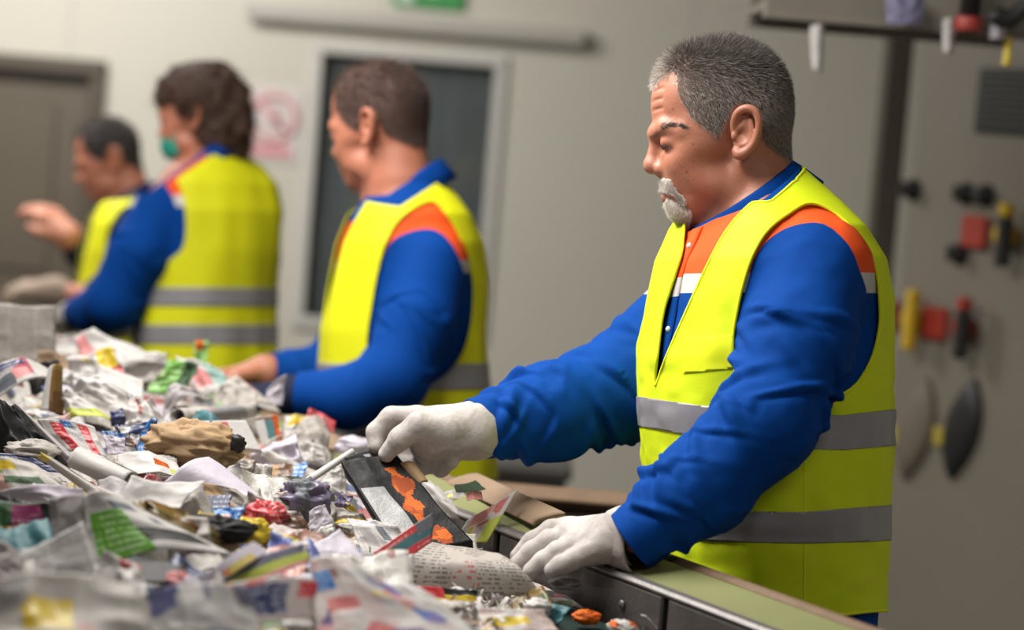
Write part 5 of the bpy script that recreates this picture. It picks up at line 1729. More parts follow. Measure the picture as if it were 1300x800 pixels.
    PM['flyer_c'] = P('green_and_ochre_flyer', (0.55, 0.52, 0.48), (0.1, 0.1, 0.1), 0.7, Cc, 0.42, 26, 0.45, seed=3)
    PM['flyer_e'] = P('pale_printed_flyer', W, (0.45, 0.12, 0.12), 0.45, B[:2] + D[:2] + A[:2] + [(0.42, 0.40, 0.40)], 0.34, 38, 0.4, seed=6)
    PM['flyer_d'] = P('orange_and_yellow_flyer', W, (0.4, 0.05, 0.05), 0.5, D, 0.46, 24, 0.4, seed=4)


def paper(name, label, cat, corners, mats, layout=None, bend=0.0, bend_dir='u', crumple=0.0, curl=0.0, n=22, thick=0.0007, group=None, seed=None, cuts=0.0, round_=0.0):
    """one sheet: corners in world space (top left, top right, bottom right, bottom left);
    layout = [(u0, v0, u1, v1, material)] printed blocks"""
    rng = random.Random(seed if seed is not None else label)
    sd = rng.randint(0, 9999)
    P = [np.array(c, float) for c in corners]
    wu = np.linalg.norm(P[1] - P[0]) + np.linalg.norm(P[2] - P[3]); wv = np.linalg.norm(P[3] - P[0]) + np.linalg.norm(P[2] - P[1])
    wu, wv = max(wu / 2, 1e-3), max(wv / 2, 1e-3)
    g = np.linspace(0, 1, n + 1)
    U, Vv = np.meshgrid(g, g, indexing='ij'); U, Vv = U.ravel(), Vv.ravel()
    u, v = U.copy(), Vv.copy()
    # slightly torn or uneven outline
    jag = vnoise(np.stack([u * 3, v * 3, 0 * u], 1), 1.0, sd) * 0.035
    u = u + jag * (1 - np.abs(2 * v - 1) * 0.5); v = v + vnoise(np.stack([u * 3, v * 3, 0 * u + 5], 1), 1.0, sd) * 0.035
    X = ((1 - u) * (1 - v))[:, None] * P[0] + (u * (1 - v))[:, None] * P[1] + (u * v)[:, None] * P[2] + ((1 - u) * v)[:, None] * P[3]
    nr = np.cross(P[2] - P[0], P[1] - P[3]); nr /= np.linalg.norm(nr) + 1e-12
    if nr @ (CAM_POS - P[0]) < 0: nr = -nr
    q = u if bend_dir == 'u' else v
    h = bend * (np.sin(PI * np.clip(q, 0, 1)) - 0.3)
    h = h + curl * np.clip((q - 0.6) / 0.4, 0, 1) ** 2
    sc = 1.0 / max(wu, wv)
    Q = np.stack([U * wu, Vv * wv, 0 * U], 1)
    rid = 1 - np.abs(vnoise(Q, 2.6 * sc, sd)) * 2.0
    rid2 = 1 - np.abs(vnoise(Q, 6.0 * sc, sd + 1)) * 2.0
    h = h + crumple * (0.75 * rid + 0.35 * rid2 - 0.4)
    tang = vnoise(Q, 3.0 * sc, sd + 2)[:, None] * crumple * 0.5
    X = X + nr * h[:, None] + tang * (P[1] - P[0]) / wu
    F, mi = [], []
    ml = [mats]
    for i in range(n):
        for j in range(n):
            F.append((i * (n + 1) + j, i * (n + 1) + j + 1, (i + 1) * (n + 1) + j + 1, (i + 1) * (n + 1) + j))
            k = 0; cu, cv = (i + 0.5) / n, (j + 0.5) / n
            for (a, b, c, d, m) in (layout or []):
                if m not in ml: ml.append(m)
                if a <= cu <= c and b <= cv <= d: k = ml.index(m)
            mi.append(k)
    c0 = X.mean(0); base = np.array([c0[0], c0[1], X[:, 2].min()])
    off = np.array([rng.uniform(0, 3), rng.uniform(0, 3)])
    o = mesh_obj(name, X - base, F, ml, None, mi, True, np.stack([U * wu, Vv * wv], 1) + off)
    o.location = base.tolist()
    md = o.modifiers.new('thickness', 'SOLIDIFY'); md.thickness = thick; md.offset = -1.0
    return tag(o, label, cat, group)


def crumple_ball(name, label, cat, c, r, mats, group=None, seed=1, axes=None, detail=34, spiky=1.0):
    """crumpled bag or wrapper"""
    n, m = detail, detail
    V, F, uv = [], [], []
    th = np.linspace(0, PI, n + 1); ph = np.linspace(0, 2 * PI, m, endpoint=False)
    D = np.array([(math.sin(a) * math.cos(b), math.sin(a) * math.sin(b), math.cos(a)) for a in th for b in ph])
    k = 0.80 + spiky * (0.22 * (1 - np.abs(vnoise(D, 1.7, seed)) * 2) + 0.16 * (1 - np.abs(vnoise(D, 3.6, seed + 3)) * 2) + 0.09 * vnoise(D, 7.0, seed + 5))
    X = D * k[:, None] * np.array(r)
    for i in range(n):
        for j in range(m): F.append((i * m + j, (i + 1) * m + j, (i + 1) * m + (j + 1) % m, i * m + (j + 1) % m))
    U = np.array([(b * max(r), a * max(r)) for a in th for b in ph])
    if axes is not None: X = X @ np.array(axes)
    X = X + np.array(c, float)
    base = np.array([c[0], c[1], X[:, 2].min()])
    ml = mats if isinstance(mats, list) else [mats]
    mi = None
    if len(ml) > 1:
        pick = vnoise(D, 1.3, seed + 9)
        mi = [(1 if pick[f[0]] > 0.12 else 0) if len(ml) == 2 else (0 if pick[f[0]] < -0.15 else (1 if pick[f[0]] < 0.25 else 2)) for f in F]
    o = mesh_obj(name, X - base, F, ml, None, mi, True, U)
    o.location = base.tolist()
    return tag(o, label, cat, group)


def paper_roll(name, label, cat, a, b, r, mat, group=None, turns=1.6, layout=None):
    a, b = np.array(a, float), np.array(b, float)
    ax = (b - a); L = np.linalg.norm(ax); ax /= L
    u = np.cross(ax, [0, 0, 1.0]); u /= np.linalg.norm(u); w = np.cross(ax, u)
    n, m = 18, 46
    V, F, uv = [], [], []
    for i in range(n + 1):
        s = i / n
        for k in range(m + 1):
            t = k / m
            ang = t * turns * 2 * PI + 0.15 * s
            rr = r * (0.62 + 0.38 * t) * (1 + 0.04 * math.sin(5 * s + 3 * ang))
            V.append(a + ax * L * s + u * math.cos(ang) * rr + w * math.sin(ang) * rr * 0.86); uv.append((s * L, t * turns * 6 * r))
    for i in range(n):
        for k in range(m): F.append((i * (m + 1) + k, (i + 1) * (m + 1) + k, (i + 1) * (m + 1) + k + 1, i * (m + 1) + k + 1))
    X = np.array(V); base = np.array([X[:, 0].mean(), X[:, 1].mean(), X[:, 2].min()])
    o = mesh_obj(name, X - base, F, mat, None, None, True, uv)
    o.location = base.tolist()
    md = o.modifiers.new('thickness', 'SOLIDIFY'); md.thickness = 0.0008
    return tag(o, label, cat, group)


# ------------------------------------------------------------------ the heap on the belt
def heap_z(X, Y):
    X, Y = np.asarray(X, float), np.asarray(Y, float)
    s = BN[0] * X + BN[1] * Y - BO
    e = np.interp(Y, [2.2, 2.9, 3.2, 3.5, 3.75, 4.1, 4.4, 5.0, 6.5, 8.5], [0.96, 0.96, 0.965, 0.978, 1.008, 1.055, 1.09, 1.10, 1.08, 1.05])
    p = np.interp(Y, [1.8, 2.4, 3.0, 3.6, 4.2, 5.0, 6.5, 8.5], [0.98, 1.02, 1.045, 1.075, 1.11, 1.12, 1.10, 1.06])
    k = np.clip((-s - np.interp(Y, [2.9, 3.15, 3.45, 3.7], [0.13, 0.12, 0.05, 0.01])) / np.interp(Y, [2.4, 3.2, 4.2], [0.62, 0.46, 0.34]), 0, 1); k = k * k * (3 - 2 * k)
    far = np.clip((s + 1.32) / 0.25, 0, 1)
    return 0.96 + (e + (p - e) * k - 0.96) * far


def heap_hit(px, py, lift=0.0):
    r = ray(px, py)
    t = np.linspace(1.8, 8.5, 1600)
    Q = CAM_POS + r * t[:, None]
    below = Q[:, 2] < heap_z(Q[:, 0], Q[:, 1]) + lift
    i = int(np.argmax(below)) if below.any() else len(t) - 1
    if i == 0: i = 1
    return float(0.5 * (t[i] + t[i - 1]))       # ray is scaled so that t is camera depth


def lay(px, py, d): return CAM_POS + ray(px, py) * d


def leaf(name, label, cat, px4, mats, tilt=0.7, skew=0.0, lift=0.012, d=None, **kw):
    """a sheet resting on the heap: its lower edge touches the heap, the rest leans back by tilt"""
    (x3, y3), (x2, y2) = px4[3], px4[2]
    yb = max(y2, y3); cx = (x2 + x3) / 2
    if d is None: d = heap_hit(cx, min(yb, 830), lift)
    C = []
    for (x, y) in px4:
        dd = d + (tilt * (yb - y) + skew * (x - cx)) * d / FPX
        C.append(lay(x, y, dd))
    return paper(name, label, cat, C, mats, **kw)
# ------------------------------------------------------------------ the pieces that can be told apart in the heap
KNOWN = []          # (px, py, short phrase) landmarks for the labels of the smaller pieces


def heap():
    n1, n2 = 150, 330
    S = np.linspace(-1.30, -0.012, n1); Tt = np.linspace(1.3, 8.2, n2)
    V, F, mi = [], [], []
    P2 = np.array([BN * (BO + s) + BU * t for s in S for t in Tt])
    z = heap_z(P2[:, 0], P2[:, 1])
    b = (1 - np.abs(vnoise(P2, 9.0, 3)) * 2) * 0.022 + (1 - np.abs(vnoise(P2, 21.0, 5)) * 2) * 0.014 + vnoise(P2, 46.0, 6) * 0.006
    amp = np.clip((z - 0.961) / 0.03, 0, 1)
    P2[:, 2] = np.maximum(z - 0.020 * amp + (b - 0.008) * amp, 0.9605)
    for i in range(n1 - 1):
        for j in range(n2 - 1):
            a = i * n2 + j
            F.append((a, a + 1, a + n2 + 1)); F.append((a, a + n2 + 1, a + n2))
    V, T, _, si = cut(P2, np.array(F), np.zeros(len(F), int), 0.9625 - P2[:, 2])
    V, T = compact(V, T[si])
    o = mesh_obj('waste_paper_heap', V, T, heap_material(), None, None, False)
    return tag(o, 'mixed heap of crushed newspapers and flyers filling the conveyor belt', 'waste paper', kind='stuff')


def heap_material():
    """crushed paper of every kind: irregular pieces of many colours"""
    t = NT('mixed_waste_paper')
    ob = t.obj()
    ns = t.n('ShaderNodeTexNoise'); t.l(ob, ns.inputs['Vector']); ns.inputs['Scale'].default_value = 14.0; ns.inputs['Detail'].default_value = 2.0
    mx = t.n('ShaderNodeMix', data_type='VECTOR'); mx.inputs[0].default_value = 0.055; t.l(ob, mx.inputs[4]); t.l(ns.outputs[1], mx.inputs[5])
    col = None
    for (sc, cov, seed) in ((17.0, 1.0, 0.0), (29.0, 0.45, 3.1)):
        mp = t.n('ShaderNodeMapping'); t.l(mx.outputs[1], mp.inputs[0]); mp.inputs['Location'].default_value = (seed, seed * 2, 0); mp.inputs['Rotation'].default_value = (0, 0, 0.5 + seed)
        mp.inputs['Scale'].default_value = (1.0, 1.6, 0.8)
        vo = t.n('ShaderNodeTexVoronoi', distance='MANHATTAN'); t.l(mp.outputs[0], vo.inputs['Vector']); vo.inputs['Scale'].default_value = sc
        sp = t.n('ShaderNodeSeparateColor'); t.l(vo.outputs['Color'], sp.inputs[0])
        pal = [(0.44, 0.41, 0.38), (0.36, 0.33, 0.30), (0.03, 0.03, 0.03), (0.50, 0.48, 0.47), (0.25, 0.22, 0.21), (0.42, 0.38, 0.43), (0.24, 0.06, 0.06), (0.46, 0.42, 0.37), (0.07, 0.09, 0.17), (0.52, 0.50, 0.48),
               (0.30, 0.19, 0.10), (0.13, 0.17, 0.09), (0.40, 0.37, 0.34), (0.36, 0.28, 0.12), (0.08, 0.08, 0.09), (0.45, 0.42, 0.40)]
        c = t.ramp(sp.outputs[0], [(i / len(pal), p) for i, p in enumerate(pal)], 'CONSTANT')
        pr = t.math('GREATER_THAN', t.noise(mp.outputs[0], 150.0, 2), 0.56)
        c = t.mix(t.math('MULTIPLY', t.math('MULTIPLY', pr, t.math('GREATER_THAN', sp.outputs[2], 0.5)), 0.45), c, (0.08, 0.08, 0.09))
        col = c if col is None else t.mix(t.math('LESS_THAN', sp.outputs[1], cov), col, c)
    t.base(col); t.rough(0.6)
    t.bump(t.math('ADD', t.noise(ob, 60.0, 3, 0.6, 0.8), t.noise(ob, 24.0, 3)), 0.35, 0.01)
    return t.m


def items():
    L, G = leaf, 'waste paper lying on the belt'
    def K(x, y, s): KNOWN.append((x, y, s))

    # --- back of the heap, left to right
    o = L('newspaper_bundle', 'light grey folded newspaper standing upright at the left edge', 'newspaper', [(-14, 386), (70, 389), (67, 459), (-14, 464)], PM['newsprint'], 0.12, crumple=0.004, thick=0.02, group=G); K(30, 425, 'the upright grey newspaper')
    L('flyer', 'long pinkish white flyer with a pale orange patch, before the woman', 'flyer', [(92, 426), (152, 430), (222, 462), (118, 478)], PM['white'], 1.4, layout=[(0, 0.1, 0.22, 0.75, PM['pink'])], bend=0.02, crumple=0.014, group=G)
    L('flyer', 'white leaflet with yellow and red triangle below the woman\'s elbow', 'flyer', [(84, 448), (146, 442), (160, 490), (92, 488)], PM['white_text'], 0.7, layout=[(0.58, 0.0, 0.95, 0.45, PM['yellow']), (0.62, 0.45, 0.98, 1, PM['red']), (0.1, 0.1, 0.4, 0.4, PM['flyer_d'])], crumple=0.012, group=G); K(120, 462, 'the yellow and red leaflet')
    L('paper_sheet', 'pinkish white rolled sheet lying across in front of the woman\'s vest', 'paper', [(150, 446), (212, 449), (214, 464), (160, 480)], PM['white'], 1.0, bend=0.02, bend_dir='v', crumple=0.01, group=G)
    L('leaflet', 'bright green leaflet sticking up before the woman\'s vest', 'leaflet', [(214, 458), (252, 462), (240, 497), (184, 499)], PM['green'], 0.5, layout=[(0.6, 0.0, 1, 1, PM['dark_green'])], crumple=0.012, group=G); K(220, 480, 'the bright green leaflet')
    L('wrapper', 'small green and orange wrapper peeping up against the woman\'s vest', 'wrapper', [(244, 434), (263, 432), (264, 470), (248, 470)], PM['green'], 0.3, layout=[(0.1, 0.0, 0.7, 0.3, PM['orange'])], crumple=0.008, group=G)
    L('card', 'white card with coral and mint patches leaning right of the green leaflet', 'card', [(222, 452), (282, 470), (300, 492), (254, 506)], PM['white'], 0.6, layout=[(0.1, 0.3, 0.5, 0.75, PM['pink']), (0.55, 0.1, 0.95, 0.75, PM['mint'])], bend=0.012, crumple=0.008, group=G); K(262, 478, 'the coral and mint card')
    L('newspaper_sheet', 'pale newspaper sheet peaked like a tent before the middle man\'s hands', 'newspaper', [(270, 502), (302, 477), (358, 521), (268, 520)], PM['newsprint_pale'], 0.6, bend=0.02, crumple=0.014, group=G); K(315, 500, 'the tent-shaped newspaper')
    L('paper_scrap', 'whitish upright scrap touching the middle man\'s sleeve', 'paper', [(338, 496), (363, 476), (358, 514), (336, 514)], PM['lilac'], 0.3, bend=0.01, crumple=0.006, group=G)
    L('newspaper_sheet', 'folded grey newspaper hump left of the tent-shaped sheet', 'newspaper', [(206, 506), (232, 490), (268, 500), (276, 530)] [0:3] + [(204, 532)], PM['grey'], 0.7, bend=0.03, crumple=0.014, group=G); K(238, 512, 'the grey newspaper hump')
    L('paper_sheet', 'white sheet bowed upwards in the back left of the heap', 'paper', [(78, 492), (148, 484), (206, 532), (132, 528)], PM['white'], 0.9, bend=0.03, crumple=0.012, group=G); K(135, 500, 'the bowed white sheet')
    L('newspaper_sheet', 'crumpled white sheet with red lettering below the grey newspaper hump', 'newspaper', [(158, 502), (196, 508), (212, 548), (160, 546)], PM['white'], 0.6, layout=[(0.05, 0.1, 0.45, 0.55, PM['red_white'])], crumple=0.018, group=G)
    paper_roll('rolled_newspaper', 'greyish rolled newspaper with orange end, behind the red and yellow book', 'newspaper', lay(226, 528, heap_hit(240, 532, 0.03)), lay(318, 521, heap_hit(310, 530, 0.03)), 0.016, PM['newsprint_pale'], G)
    L('bag', 'blue and red plastic bag piece below the bowed white sheet', 'bag', [(142, 520), (172, 516), (178, 536), (140, 540)], PM['navy'], 0.4, layout=[(0.6, 0, 1, 0.9, PM['red_white'])], crumple=0.014, group=G); K(158, 528, 'the blue and red bag')
    # magazine curling over at the left
    L('magazine', 'white magazine with colourful cover curling over at the left edge', 'magazine', [(-30, 478), (58, 450), (80, 466), (40, 522)] [0:3] + [(-30, 524)], PM['white'], 0.55, layout=[(0, 0.02, 0.72, 0.98, PM['flyer_b']), (0.1, 0.06, 0.66, 0.26, PM['navy']), (0.1, 0.5, 0.5, 0.95, PM['slate']), (0.5, 0.4, 0.7, 0.8, PM['pink'])], bend=0.03, curl=-0.05, crumple=0.005, thick=0.004, group=G); K(40, 480, 'the curling magazine')
    L('magazine_page', 'page with olive inside face curled beside the curling magazine', 'magazine', [(60, 468), (79, 462), (80, 528), (50, 520)], PM['white'], 0.3, layout=[(0.45, 0, 1, 1, PM['olive'])], bend=0.02, group=G)
    L('paper_fold', 'white fold of paper with lime edge in front of the curling magazine', 'paper', [(76, 500), (96, 498), (146, 534), (84, 532)], PM['white'], 0.7, layout=[(0.0, 0.7, 1, 1, PM['lime'])], bend=0.02, crumple=0.008, group=G)
    L('magazine', 'open black magazine with dark pages at the left edge', 'magazine', [(-20, 505), (28, 520), (92, 592), (-20, 592)], PM['black'], 0.6, bend=0.02, crumple=0.016, thick=0.006, group=G); K(20, 550, 'the open black magazine')
    L('magazine_edge', 'grey page edge of paper running along the open black magazine', 'paper', [(14, 512), (26, 516), (96, 580), (82, 586)], PM['grey'], 0.6, bend=0.01, group=G)
    L('flyer', 'flyer with two red and white columns right of the open black magazine', 'flyer', [(44, 531), (120, 541), (136, 579), (82, 574)], PM['white'], 0.55, layout=[(0.20, 0.08, 0.42, 1, PM['red']), (0.42, 0.2, 0.66, 0.9, PM['white_text']), (0.66, 0.1, 0.88, 1, PM['red']), (0.42, 0.0, 0.6, 0.22, PM['blue'])], bend=0.012, crumple=0.004, group=G); K(100, 556, 'the red-striped flyer')
    L('flyer', 'flyer with black, navy and white squares left of the kraft bag', 'flyer', [(150, 540), (196, 533), (192, 574), (152, 568)], PM['navy'], 0.4, layout=[(0.1, 0.1, 0.35, 0.5, PM['white']), (0.4, 0.4, 0.7, 0.9, PM['flyer_b']), (0.7, 0, 1, 1, PM['blue']), (0.2, 0.6, 0.4, 1, PM['brown'])], crumple=0.014, group=G); K(172, 552, 'the navy flyer')
    L('card', 'lilac card with blue edge between the red-striped and navy flyers', 'card', [(129, 546), (160, 552), (159, 578), (137, 578)], PM['lilac'], 0.4, layout=[(0, 0, 1, 0.18, PM['blue'])], crumple=0.005, group=G)
    d = heap_hit(250, 590, 0.02)
    crumple_ball('kraft_bag', 'crumpled tan kraft paper bag in the middle of the heap', 'bag', lay(244, 566, d), (0.076, 0.045, 0.042), PM['kraft'], G, 11, spiky=0.8, detail=44); K(250, 562, 'the tan kraft bag')
    crumple_ball('paper_ball', 'dark hollow scrap at the right end of the tan kraft bag', 'paper', lay(302, 563, d - 0.05), (0.012, 0.012, 0.014), PM['black_matt'], G, 5, detail=16)
    L('book', 'book with red, yellow and white cover behind the tan kraft bag', 'book', [(226, 534), (312, 534), (332, 572), (236, 566)], PM['white'], 0.45, layout=[(0.0, 0.05, 0.74, 0.9, PM['red_white']), (0.3, 0.3, 0.56, 0.85, PM['yellow'])], thick=0.014, group=G); K(290, 550, 'the red and yellow book')
    L('frame_card', 'teal grey card with broad orange edges right of the red and yellow book', 'card', [(322, 529), (352, 527), (358, 571), (334, 572)], PM['teal'], 0.3, layout=[(0, 0, 1, 0.12, PM['brown']), (0.0, 0.1, 0.4, 1, PM['white']), (0.78, 0, 1, 1, PM['orange'])], thick=0.003, group=G); K(342, 550, 'the orange-edged card')
    L('card', 'small white and ochre card right of the orange-edged card', 'card', [(362, 533), (384, 530), (378, 556), (362, 560)], PM['white'], 0.5, layout=[(0.2, 0, 1, 0.3, PM['yellow'])], crumple=0.006, group=G)
    L('flyer', 'flyer with yellow and red top under the middle man\'s forearm', 'flyer', [(360, 528), (410, 526), (404, 536), (362, 538)], PM['flyer_d'], 0.8, crumple=0.006, group=G)
    L('cardboard', 'brown flattened cardboard strip by the rail under the middle man\'s arm', 'cardboard', [(386, 545), (448, 556), (450, 572), (372, 566)], PM['cardboard'], 1.2, crumple=0.004, thick=0.005, group=G); K(415, 560, 'the brown cardboard strip')
    L('paper_sheet', 'white sheet folded to a point left of the gloved hand', 'paper', [(380, 566), (408, 566), (418, 590), (378, 584)], PM['white'], 0.7, bend=0.015, crumple=0.010, group=G)
    crumple_ball('plastic_scrap', 'crumpled grey white plastic by the gripping glove', 'plastic', lay(452, 568, heap_hit(452, 580, 0.02)), (0.034, 0.02, 0.018), PM['lilac'], G, 8, detail=24)

    # --- middle band
    paper_roll('rolled_paper', 'white rolled paper with faint drawing, left of centre', 'paper', lay(96, 580, heap_hit(110, 604, 0.03)), lay(164, 612, heap_hit(155, 622, 0.02)), 0.021, PM['white'], G, layout=None); K(128, 596, 'the white paper roll')
    L('flyer', 'white sheet with orange emblem and lime corner below the tan kraft bag', 'flyer', [(148, 574), (222, 583), (234, 604), (150, 606)], PM['white'], 1.2, layout=[(0.6, 0.28, 0.82, 0.6, PM['orange']), (0.84, 0.6, 1, 1, PM['lime'])], bend=0.012, crumple=0.003, group=G); K(195, 592, 'the emblem sheet')
    L('paper_sheet', 'lilac white sheet rising to a peak in the middle of the heap', 'paper', [(206, 612), (262, 577), (352, 642), (300, 640)], PM['lilac'], 0.8, bend=0.015, crumple=0.004, group=G); K(280, 605, 'the lilac peaked sheet')
    L('paper_sheet', 'cream underside flap beneath the lilac peaked sheet', 'paper', [(250, 612), (300, 620), (336, 650), (262, 640)], PM['kraft'], 0.4, layout=[(0.5, 0, 1, 1, PM['newsprint'])], crumple=0.004, group=G)
    L('paper_sheet', 'plain white folded sheet left of the lilac peaked sheet', 'paper', [(166, 606), (260, 612), (206, 668), (146, 650)], PM['white'], 0.8, bend=-0.008, crumple=0.003, group=G); K(195, 630, 'the plain white folded sheet')
    L('card', 'sky blue card with dark border under the plain white folded sheet', 'card', [(198, 640), (230, 622), (242, 654), (224, 656)], PM['sky'], 0.4, layout=[(0.8, 0, 1, 1, PM['slate'])], group=G); K(216, 640, 'the sky blue card')
    crumple_ball('film_wrapper', 'crumpled olive and brown film wrapper right of the long green-patched sheet', 'wrapper', lay(228, 668, heap_hit(228, 690, 0.015)), (0.060, 0.04, 0.018), PM['olive'], G, 21, axes=[(0.9, 0.2, -0.38), (-0.2, 0.98, 0), (0.38, 0.05, 0.92)])
    K(228, 668, 'the olive film wrapper')
    L('card', 'navy card with pale lettering under the lilac peaked sheet', 'card', [(246, 630), (296, 628), (290, 645), (240, 646)], PM['navy'], 0.7, group=G)
    L('label', 'bright blue printed label beneath the navy card', 'label', [(262, 645), (312, 644), (304, 662), (250, 662)], PM['blue'], 0.8, layout=[(0.0, 0.2, 0.25, 0.8, PM['sky'])], crumple=0.004, group=G); K(282, 653, 'the bright blue label')
    crumple_ball('black_bag', 'crushed black plastic bag under the bright blue label', 'bag', lay(272, 672, heap_hit(272, 690, 0.01)), (0.055, 0.04, 0.016), PM['black'], G, 14)
    L('cardboard', 'narrow grey brown cardboard edge slanting right of the olive film wrapper', 'cardboard', [(252, 668), (262, 664), (306, 694), (290, 700)], PM['cardboard'], 0.6, thick=0.004, group=G)
    L('flyer', 'flyer with green swoosh and ochre prints at the left edge', 'flyer', [(-30, 582), (44, 588), (100, 632), (-30, 632)], PM['newsprint_pale'], 0.6, layout=[(0, 0.02, 0.35, 0.4, PM['flyer_c']), (0.3, 0.1, 0.6, 0.3, PM['yellow']), (0.32, 0.5, 0.8, 0.68, PM['dark_green']), (0.4, 0.72, 0.7, 0.95, PM['flyer_a'])], bend=0.012, crumple=0.006, group=G); K(35, 605, 'the green-swoosh flyer')
    L('card_strip', 'dark violet card strip at the left edge under a torn beige scrap', 'card', [(-20, 574), (36, 578), (78, 600), (-20, 594)], PM['navy'], 0.5, group=G)
    crumple_ball('paper_scrap', 'torn beige crumpled scrap above the green-swoosh flyer', 'paper', lay(42, 573, heap_hit(42, 586, 0.02)), (0.04, 0.03, 0.016), PM['newsprint'], G, 31, detail=26)
    L('newspaper_sheet', 'sheet of long lines slanting below the white paper roll', 'newspaper', [(46, 578), (62, 580), (152, 634), (130, 640)], PM['newsprint_pale'], 0.7, bend=0.01, layout=[(0, 0, 1, 0.15, PM['yellow'])], group=G)
    L('stick', 'thin pale paper strip slanting across below the white paper roll', 'paper', [(57, 580), (63, 579), (130, 622), (124, 626)], PM['newsprint'], 0.6, thick=0.003, group=G)
    L('magazine', 'dark green magazine with magenta panel at the lower left edge', 'magazine', [(-20, 636), (62, 640), (72, 680), (-20, 682)], PM['dark_green'], 0.35, layout=[(0.42, 0.05, 0.85, 0.9, PM['magenta']), (0.86, 0, 1, 1, PM['black'])], crumple=0.004, thick=0.004, group=G); K(40, 658, 'the magenta-panel magazine')
    L('paper_sheet', 'grey white sheet arching over the magenta-panel magazine', 'paper', [(-20, 628), (104, 618), (104, 664), (70, 640)], PM['lilac'], 0.6, bend=0.02, crumple=0.005, group=G)
    L('paper_sheet', 'grey underside flap between the magenta panel and the green-patched sheet', 'paper', [(62, 634), (104, 624), (104, 700), (60, 696)], PM['grey'], 0.2, bend=0.02, crumple=0.006, group=G)
    L('flyer', 'long white sheet with green block and black bar, lower left', 'flyer', [(101, 626), (172, 640), (294, 700), (112, 716)], PM['white'], 0.55, layout=[(0.10, 0.32, 0.48, 1.0, PM['green']), (0.50, 0.60, 0.97, 0.86, PM['black_matt']), (0.42, 0.18, 0.70, 0.34, PM['slate']), (0.72, 0.36, 0.8, 0.5, PM['slate'])], bend=0.03, crumple=0.004, group=G); K(190, 670, 'the green-patched sheet')
    L('leaflet', 'turquoise leaflet tucked under the green-patched sheet', 'leaflet', [(62, 692), (104, 690), (112, 716), (58, 716)], PM['white'], 0.8, layout=[(0.1, 0.15, 0.75, 0.95, PM['sky'])], crumple=0.003, group=G)
    L('paper_scrap', 'small red and lilac scrap above the turquoise leaflet', 'paper', [(46, 676), (72, 672), (66, 692), (40, 694)], PM['lilac'], 0.6, layout=[(0.3, 0, 1, 0.6, PM['red'])], crumple=0.006, group=G)
    L('cardboard', 'black board lying flat under the green-patched sheet', 'cardboard', [(16, 712), (232, 712), (240, 738), (8, 738)], PM['black_matt'], 2.2, thick=0.004, group=G)
    L('paper_sheet', 'blurred grey sheet at the lower left edge', 'paper', [(-30, 690), (26, 696), (30, 740), (-30, 742)], PM['grey'], 0.5, bend=0.02, crumple=0.01, group=G)

    # --- colourful bits in the centre
    d = heap_hit(340, 672, 0.015)
    crumple_ball('sweet_wrapper', 'crumpled red and white sweet wrapper in the centre', 'wrapper', lay(338, 660, d), (0.030, 0.024, 0.026), [PM['red'], PM['red_white']], G, 41); K(338, 655, 'the red wrapper')
    L('flyer', 'white and red torn flyer above the red wrapper', 'flyer', [(344, 627), (364, 622), (386, 660), (366, 662)], PM['red_white'], 0.4, crumple=0.006, group=G)
    crumple_ball('plastic_wrapper', 'crumpled bright yellow wrapper below the red wrapper', 'wrapper', lay(318, 676, heap_hit(318, 690, 0.012)), (0.027, 0.02, 0.019), PM['yellow'], G, 43); K(318, 674, 'the yellow wrapper')
    crumple_ball('plastic_wrapper', 'flat yellow wrapper strip right of the crumpled yellow wrapper', 'wrapper', lay(358, 690, heap_hit(358, 700, 0.01)), (0.026, 0.02, 0.011), PM['yellow'], G, 44, detail=24)
    crumple_ball('brown_wrapper', 'small brown crumpled wrapper right of the red wrapper', 'wrapper', lay(370, 672, heap_hit(370, 684, 0.01)), (0.022, 0.018, 0.016), PM['brown'], G, 45, detail=26)
    crumple_ball('foil_scrap', 'crumpled purple grey foil left of the black package', 'foil', lay(388, 634, heap_hit(388, 654, 0.02)), (0.040, 0.03, 0.030), [PM['purple'], PM['purple'], PM['slate']], G, 46); K(388, 632, 'the purple foil')
    L('paper_scrap', 'lilac white scrap with rounded top right of the brown wrapper', 'paper', [(392, 650), (412, 640), (424, 662), (392, 686)], PM['lilac'], 0.3, bend=0.008, crumple=0.004, group=G); K(406, 662, 'the rounded lilac scrap')
    L('flyer', 'white flyer with red diamond left of the purple foil', 'flyer', [(302, 604), (360, 606), (368, 626), (330, 622)], PM['white'], 0.9, layout=[(0.3, 0.15, 0.55, 0.7, PM['red'])], crumple=0.004, group=G)
    L('magazine', 'dark magazine with blue edge behind the white flyer with red diamond', 'magazine', [(336, 590), (392, 588), (386, 606), (340, 604)], PM['brown'], 0.9, layout=[(0.7, 0, 1, 1, PM['blue']), (0, 0, 0.3, 1, PM['kraft'])], crumple=0.004, group=G)
    L('newspaper_sheet', 'pale newspaper strip sloping behind the white paper edge', 'newspaper', [(330, 578), (352, 576), (420, 604), (392, 612)], PM['newsprint_pale'], 0.9, bend=0.01, crumple=0.005, group=G)
    paper_roll('paper_tube', 'narrow white rolled sheet pointing up to the gripping glove', 'paper', lay(388, 612, heap_hit(388, 622, 0.03)), lay(448, 573, heap_hit(388, 622, 0.03) + 0.05), 0.006, PM['white'], G, 1.2)
    L('paper_sheet', 'white paper wedge left of the black package', 'paper', [(414, 598), (442, 588), (440, 628), (404, 622)], PM['white'], 0.4, bend=0.01, crumple=0.006, group=G)
    L('wrapper', 'yellow edged strips crossing left of the black package', 'wrapper', [(418, 636), (444, 640), (470, 662), (424, 664)], PM['newsprint'], 0.7, layout=[(0, 0.0, 1, 0.3, PM['yellow']), (0, 0.8, 1, 1, PM['yellow'])], crumple=0.008, group=G)
